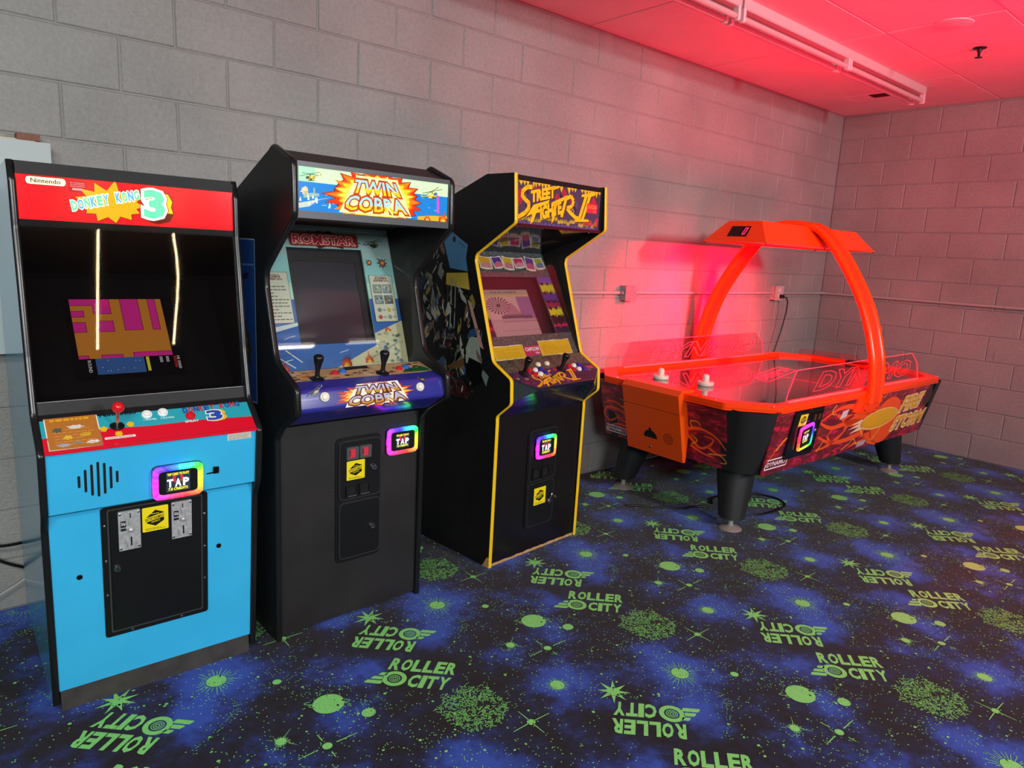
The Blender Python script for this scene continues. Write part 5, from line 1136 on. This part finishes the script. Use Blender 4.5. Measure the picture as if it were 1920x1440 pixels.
    # arch: flat perforated band between two tubes
    half = [(-.662, .690), (-.662, .80), (-.650, .94), (-.620, 1.05), (-.588, 1.155), (-.535, 1.285), (-.465, 1.405), (-.390, 1.518), (-.318, 1.615), (-.250, 1.690), (-.188, 1.740), (-.120, 1.765), (-.04, 1.775)]
    def smooth(p):
        for _ in range(2):
            q = [p[0]]
            for a, b in zip(p, p[1:]): q += [(a[0]*.75+b[0]*.25, a[1]*.75+b[1]*.25), (a[0]*.25+b[0]*.75, a[1]*.25+b[1]*.75)]
            p = q+[p[-1]]
        return p
    full = smooth(half+[(-y, z) for y, z in reversed(half)])
    ARC = mat('arch_orange', '#fa4a0a', .22, spec=.4)
    MESH_ = mat('arch_mesh', '#e03c06', .45, bump=.9, bscale=260, bdist=.004)
    m = MB(); sec = [(-.050, .012), (.050, .012), (.050, -.012), (-.050, -.012)]
    m.sweep(full, sec, MESH_); ar = m.obj('arch', c, 40)
    for sx in (-1, 1):
        sec = [(sx*.060+.023*math.cos(a), .023*math.sin(a)) for a in [2*pi*i/12 for i in range(12)]]
        m = MB(); m.sweep(full, sec, ARC); m.obj('arch_tube', ar, 60)
    for sy in (-1, 1):
        m = MB(); Pq = SP if sy < 0 else Plane((0, .578, .33), (-1, 0, 0), (0, .067, .41))
        Pq = Plane(Pq.at(0, 0, .003), Pq.u, Pq.v)
        m.plate(Pq, [(-.10, .30), (.12, .30), (.12, .43), (-.10, .43)], 0, .016, ORG); m.plate(Pq, [(-.215, .320), (-.10, .300), (-.10, .405), (-.195, .405)], 0, .010, ORG); br = m.obj('arch_bracket', c)
        for a, b in ((-.07, .395), (.09, .395), (-.07, .32), (.09, .32)): bolt(br, Plane(Pq.at(0, 0, .016), Pq.u, Pq.v), a, b, .006, BLKM, 'screw', .003)
    # canopy
    cx, cy = -.015, -.012; z0, z1 = 1.625, 1.757
    b4 = [(cx-.705, cy-.222), (cx+.705, cy-.222), (cx+.705, cy+.222), (cx-.705, cy+.222)]; t4 = [(cx-.60, cy-.115), (cx+.60, cy-.115), (cx+.60, cy+.115), (cx-.60, cy+.115)]
    m = MB(); m.add([(x, y, z0) for x, y in b4]+[(x, y, z1) for x, y in t4], [(4, 5, 6, 7)]+[(i, (i+1) % 4, (i+1) % 4+4, i+4) for i in range(4)], mat('canopy_orange', '#ee4a10', .35, coat=.1))
    i4 = [(cx-.688, cy-.205), (cx+.688, cy-.205), (cx+.688, cy+.205), (cx-.688, cy+.205)]
    m.add([(x, y, z0) for x, y in b4]+[(x, y, z0+.012) for x, y in i4], [(i, i+4, (i+1) % 4+4, (i+1) % 4) for i in range(4)], mat('canopy_orange', '#ee4a10', .35)); cn = m.obj('canopy', c)
    m = MB(); m.add([(x, y, z0+.013) for x, y in i4], [(0, 3, 2, 1)], mat('led_diffuser', '#ff2030', .5, emit=(1, .015, .03, 1), es=1.6)); m.obj('led_panel', cn)
    for x, y in b4+[(cx, cy-.222)]: MB().lathe((x*.985, y*.96, z0), (0, 0, -1), [(.006, 0), (.005, .006), (.0005, .007)], 10, BLKM).obj('canopy_screw', cn)
    E = Plane((cx-.705, cy, z0), (0, -1, 0), (.105, 0, .132))
    m = MB(); m.plate(E, [(-.066, .045), (.066, .045), (.066, .125), (-.066, .125)], -.001, .002, BLKG); sb = m.obj('score_display', cn)
    for o_, on in ((.028, 1), (-.015, 0)):
        A = Art(1.6 if on else 0, .3); A.poly([(0, 0)]*3, '#101010', 0)
        w, h = .020, .055; s_ = .005; q = lambda x, y: (o_+x+.12*y, .058+y)
        segs = dict(a=[(0, h), (w, h), (w-s_, h-s_), (s_, h-s_)], d=[(0, 0), (w, 0), (w-s_, s_), (s_, s_)], b=[(w, h), (w, h/2), (w-s_, h/2), (w-s_, h-s_)], c=[(w, 0), (w, h/2), (w-s_, h/2), (w-s_, s_)], f=[(0, h), (0, h/2), (s_, h/2), (s_, h-s_)], e=[(0, 0), (0, h/2), (s_, h/2), (s_, s_)])
        for kx in segs: A.poly([q(*p) for p in segs[kx]], '#ff2a60' if on else '#241418', 1.8 if on else 0)
        A.obj('digit', sb, E, .0024)
    for yy, tilt, pw in ((-.965, 58, CANOPY_W), (-.600, -50, CANOPY_W*.25), (-.782, 0, CANOPY_W*.35)):
        d = bpy.data.lights.new('canopy_led_strip', 'AREA'); d.shape = 'RECTANGLE'; d.size = .6; d.size_y = .03; d.energy = pw; d.color = (1.0, .0, .03); d.spread = R(96)
        lo = bpy.data.objects.new('canopy_led_strip', d); COL.objects.link(lo); lo.location = (-2.065, yy, 1.636); lo.rotation_euler = (R(tilt), 0, R(-1))
    d = bpy.data.lights.new('added_canopy_uplight', 'AREA'); d.shape = 'RECTANGLE'; d.size = 1.0; d.size_y = .12; d.energy = 6; d.color = (1.0, .0, .03); d.spread = R(150)  # added red lamp above the canopy, put in to light the ceiling
    lo = bpy.data.objects.new('added_canopy_uplight', d); COL.objects.link(lo); lo.location = (-2.065, -.782, 1.80); lo.rotation_euler = (pi, 0, R(-1))
    return c
CANOPY_W = 125
hockey_table()
def mallet(x, y, label):
    IV = mat('ivory_plastic', '#d9d6c2', .35)
    c = empty('air_hockey_mallet', (x, y, .7427), 0, label, 'mallet', 'mallets on the air hockey table')
    MB().lathe((0, 0, 0), (0, 0, 1), [(.047, 0), (.050, .003), (.050, .022), (.046, .026), (.040, .026), (.034, .018), (.022, .016)], 32, IV).obj('base', c, 45)
    MB().lathe((0, 0, .014), (0, 0, 1), [(.022, 0), (.0205, .012), (.0205, .040), (.018, .050), (.011, .056), (.001, .058)], 28, IV).obj('handle', c, 50)
mallet(-2.948, -.462, 'ivory striker on the playfield, the one closer to the block wall')
mallet(-2.862, -.742, 'ivory striker on the playfield, the one beyond the orange return box')

# ------------------------------------------------------------------ wall and ceiling fittings
PIPE = mat('painted_conduit', '#a3a19e', .45)
GALV = mat('galvanised', '#9fa8aa', .35, .6, var=.1, vscale=40)
m = MB(); zc = 1.262
m.tube([(-4.9, -.016, zc), (-3.05, -.016, zc), (-2.80, -.016, zc)], .0115, 12, PIPE)
c1 = tag(m.obj('conduit', None, 60), 'thin grey painted conduit between the yellow-edged cabinet and the square steel box', 'conduit')
m = MB(); m.tube([(-2.76, -.016, zc), (-.86, -.016, zc)], .0115, 12, PIPE)
tag(m.obj('conduit', None, 60), 'thin grey painted conduit running behind the canopy from steel box to outlet', 'conduit')
m = MB(); m.tube([(-.78, -.016, zc), (-.10, -.016, zc), (-.055, -.020, zc), (-.030, -.035, zc), (-.018, -.06, zc), (-.016, -.11, zc), (-.016, -2.0, zc), (-.016, -5.0, zc)], .0115, 12, PIPE)
for y in (-1.5, -2.9): m.cyl((-.016, y, zc), (0, -1, 0), .0145, .05, 12, PIPE)
tag(m.obj('conduit', None, 60), 'long grey painted conduit bending round the room corner along both walls', 'conduit')
c = empty('junction_box', (-2.83, 0, 1.212), 0, 'square galvanised junction box on the block wall in the red glow', 'junction box')
m = MB(); m.box(-.052, .052, -.055, 0, 0, .10, GALV); m.obj('box_body', c); m = MB(); m.box(-.056, .056, -.058, -.054, -.004, .104, GALV); q = m.obj('cover', c)
for a, b in ((-.04, .05), (.04, .05)): MB().lathe((a, -.058, b), (0, -1, 0), [(.004, 0), (.003, .002), (.0005, .002)], 10, CHR).obj('screw', q)
MB().cyl((-.055, -.03, .05), (-1, 0, 0), .016, .02, 12, GALV).obj('conduit_connector', c, 40)
c = empty('outlet_box', (-.86, 0, 1.205), 0, 'square wall outlet box with black plug, beside the room corner', 'outlet')
OUT = mat('outlet_metal', '#c3bcba', .4, .2)
m = MB(); m.box(-.062, .062, -.05, 0, 0, .115, OUT); m.obj('box_body', c); m = MB(); m.box(-.066, .066, -.054, -.049, -.004, .119, OUT); q = m.obj('cover', c)
for zz in (.082, .033):
    MB().plate(Plane((0, -.054, zz), (1, 0, 0), (0, 0, 1)), rrect(-.018, -.016, .018, .016, .008, 3), 0, .003, mat('receptacle', '#d8cfca', .4)).obj('receptacle', q)
m = MB(); path = [(-.848, -.058, 1.238), (-.845, -.085, 1.236), (-.815, -.10, 1.225), (-.79, -.10, 1.19), (-.785, -.095, 1.10), (-.80, -.085, .98), (-.83, -.075, .86), (-.87, -.07, .74), (-.90, -.06, .55), (-.93, -.06, .3), (-.98, -.08, .02), (-1.15, -.2, .012)]
m.tube(path[1:], .0055, 8, BLKM); m.box(-.862, -.834, -.088, -.0545, 1.222, 1.252, BLKM); tag(m.obj('power_cord', None, 60), 'black power cord plugged into the wall outlet, hanging behind the hockey table', 'cord')
# breaker panel behind the blue cabinet
c = empty('breaker_panel', (-6.42, 0, 1.05), 0, 'pale grey breaker panel on the wall behind the blue arcade cabinet', 'electrical panel')
PN = mat('panel_paint', '#aeb9ba', .4)
m = MB(); m.box(-.24, .265, -.085, 0, 0, .748, PN); m.obj('enclosure', c); m = MB(); m.box(-.25, .268, -.092, -.084, -.01, .752, PN); m.obj('cover', c)
c = empty('wood_strip', (-6.25, -.03, 1.804), 0, 'small brown wooden strip lying on top of the pale breaker panel', 'wood strip')
m = MB(); m.box(-.24, .055, -.045, .015, 0, .004, mat('cream_card', '#cfc6a8', .7)); m.obj('card_sheet', c); m = MB(); m.box(.0, .07, -.05, .012, .002, .024, mat('brown_wood', '#7a4a34', .6, var=.2, vscale=40)); m.obj('wood_block', c)
# cables on the floor side, left of the blue cabinet
def cable(pts, r, m_, label, name='cable'):
    q = MB(); P_ = [Vector(p) for p in pts]; o = []
    for i in range(len(P_)-1):
        p0, p1, p2, p3 = P_[max(i-1, 0)], P_[i], P_[i+1], P_[min(i+2, len(P_)-1)]
        for k in range(6): t = k/6; o.append(.5*((2*p1)+(-p0+p2)*t+(2*p0-5*p1+4*p2-p3)*t*t+(-p0+3*p1-3*p2+p3)*t**3))
    o.append(P_[-1]); q.tube(o, r, 8, m_); return tag(q.obj(name, None, 60), label, 'cable')
cable([(-6.75, -.05, .47), (-6.55, -.06, .36), (-6.42, -.07, .30), (-6.30, -.04, .285)], .006, BLKM, 'black cable drooping along the wall, upper of two beside the blue cabinet')
cable([(-6.75, -.04, .42), (-6.52, -.05, .31), (-6.38, -.05, .21), (-6.30, -.03, .16)], .006, BLKM, 'black cable drooping along the wall, lower of two beside the blue cabinet')
cable([(-6.8, -.03, .05), (-6.5, -.04, .065), (-6.38, -.04, .105), (-6.30, -.03, .15)], .005, mat('grey_cable', '#a5a6a2', .5), 'pale grey cable along the foot of the wall beside the blue cabinet')
cable([(-2.97, -1.02, .008), (-2.75, -1.16, .008), (-2.48, -1.16, .008), (-2.40, -1.02, .008), (-2.52, -.86, .008), (-2.75, -.82, .008), (-2.86, -.88, .008)], .006, BLKM, 'black power cable coiled loosely on the carpet under the air hockey table')
cable([(-2.93, -.9, .008), (-3.02, -.84, .008), (-3.1, -.82, .008), (-3.35, -.60, .008)], .006, BLKM, 'black cable trailing on the carpet past the far leg of the air hockey table')

# fluorescent strips
FIX = mat('fixture_white', '#b9b2b1', .35); TUBE = mat('unlit_tube', '#b5acac', .18, coat=.5); SOCK = mat('socket_white', '#d9cfcf', .4)
def strip(x0, x1, y, label, lit=0, n=2):
    c = empty('fluorescent_fixture', ((x0+x1)/2, y, CEIL), 0, label, 'light fixture'); h = (x1-x0)/2
    m = MB(); pr = [(-.052, 0), (-.052, -.050), (-.046, -.055), (.046, -.055), (.052, -.050), (.052, 0)]; m.prism(pr, -h, h, FIX); m.obj('housing', c)
    tb = mat('lit_tube_%d' % lit, '#ffffff', .4, emit='#fff6ea', es=lit) if lit else TUBE
    L = 2*h/n
    for k in range(n):
        xa = -h+k*L
        for s in (-1, 1):
            MB().cyl((xa+.03, s*.036, -.098), (1, 0, 0), .0155, L-.06, 16, tb).obj('tube', c, 60)
            for xe, dx in ((xa+.004, 1), (xa+L-.026, 1)):
                q = MB(); q.prism(fillet([(s*.036-.015, -.045), (s*.036-.017, -.119), (s*.036+.017, -.119), (s*.036+.015, -.045)], [0, .012, .012, 0], 3), xe, xe+.022, SOCK); q.obj('lamp_holder', c, 40)
    return c
strip(-3.16, -.70, -.885, 'unlit white twin-tube strip light on the ceiling near the room corner')
strip(-5.64, -3.18, -.885, 'unlit white twin-tube strip light continuing the ceiling row above the cabinets')
strip(-2.63, -2.04, -7.05, 'lit short twin-tube strip light behind the camera, brighter of two', 14, 1)
strip(-1.62, -1.06, -6.95, 'lit short twin-tube strip light behind the camera, dimmer of two', 5, 1)
# sprinkler, vent, cover plate
c = empty('sprinkler_head', (-1.52, -1.52, CEIL), 0, 'dark pendant fire sprinkler head on the ceiling', 'sprinkler')
SPK = mat('sprinkler_dark', '#2c1c1c', .35, .6)
MB().lathe((0, 0, 0), (0, 0, -1), [(.038, 0), (.036, .006), (.015, .010), (.012, .026)], 22, SPK).obj('escutcheon', c, 50)
m = MB(); m.tube([(-.011, 0, -.024), (-.015, 0, -.040), (-.004, 0, -.056)], .003, 6, SPK); m.tube([(.011, 0, -.024), (.015, 0, -.040), (.004, 0, -.056)], .003, 6, SPK); m.cyl((0, 0, -.022), (0, 0, -1), .004, .034, 8, SPK); m.obj('frame_arms', c)
m = MB(); m.cyl((0, 0, -.056), (0, 0, -1), .021, .002, 16, SPK); m.obj('deflector', c)
c = empty('ceiling_vent', (-.66, -.50, CEIL), 0, 'white ceiling register with half of its louvres open near the room corner', 'vent')
VF = mat('vent_paint', '#dcd2d2', .5)
D_ = Plane((0, 0, 0), (1, 0, 0), (0, -1, 0))
MB().ring(D_, [(-.10, -.17), (.10, -.17), (.10, .20), (-.10, .20)], [(-.07, -.14), (.07, -.14), (.07, .17), (-.07, .17)], 0, .008, VF).obj('frame', c)
MB().plate(D_, [(-.07, -.14), (.07, -.14), (.07, .17), (-.07, .17)], -.002, .001, DARK).obj('throat', c)
for i in range(9): MB().plate(D_, [(-.07+.0158*i, -.14), (-.07+.0158*i+.0125, -.14), (-.07+.0158*i+.0125, .01), (-.07+.0158*i, .01)], .002, .005, VF).obj('louvre', c)
for i in range(6): MB().plate(D_, [(-.07+.0245*i, .02), (-.07+.0245*i+.004, .02), (-.07+.0245*i+.004, .17), (-.07+.0245*i, .17)], .002, .006, mat('vent_dark', '#4a3636', .6)).obj('louvre', c)
m = MB(); m.lathe((-2.08, -1.56, CEIL), (0, 0, -1), [(.095, 0), (.093, .005), (.06, .010), (.001, .012)], 36, TILE); tag(m.obj('cover_plate', None, 40), 'shallow round white cover plate on a ceiling tile', 'cover plate')
# light ropes hung in the hall behind the camera (seen mirrored in the blue cabinet's glass)
ROPE = mat('led_rope', '#fff0d8', .5, emit='#ffd8a8', es=60)
for pts, lb in (([(-5.36, -5.5, CEIL), (-5.38, -5.5, 2.7), (-5.43, -5.5, 2.2), (-5.48, -5.5, 1.65)], 'warm white LED light rope hanging straight from the ceiling behind the camera'), ([(-4.72, -5.5, CEIL), (-4.75, -5.5, 2.7), (-4.742, -5.5, 2.5), (-4.748, -5.5, 2.3), (-4.775, -5.5, 2.1), (-4.81, -5.5, 1.9), (-4.85, -5.5, 1.67)], 'warm white LED light rope hanging in a slight curve from the ceiling behind the camera')):
    m = MB()
    P_ = [Vector(p) for p in pts]; tot = []
    for a, b in zip(P_, P_[1:]):
        k = max(1, int((b-a).length/.03))
        for i in range(k): tot.append(a+(b-a)*i/k)
    tot.append(P_[-1]); m.tube(tot, .006, 6, ROPE)
    for p in tot: m.lathe(p+Vector((0, 0, .011)), (0, 0, -1), [(.004, 0), (.0095, .003), (.0095, .019), (.004, .022)], 8, ROPE)
    tag(m.obj('light_rope', None, 60), lb, 'light rope')
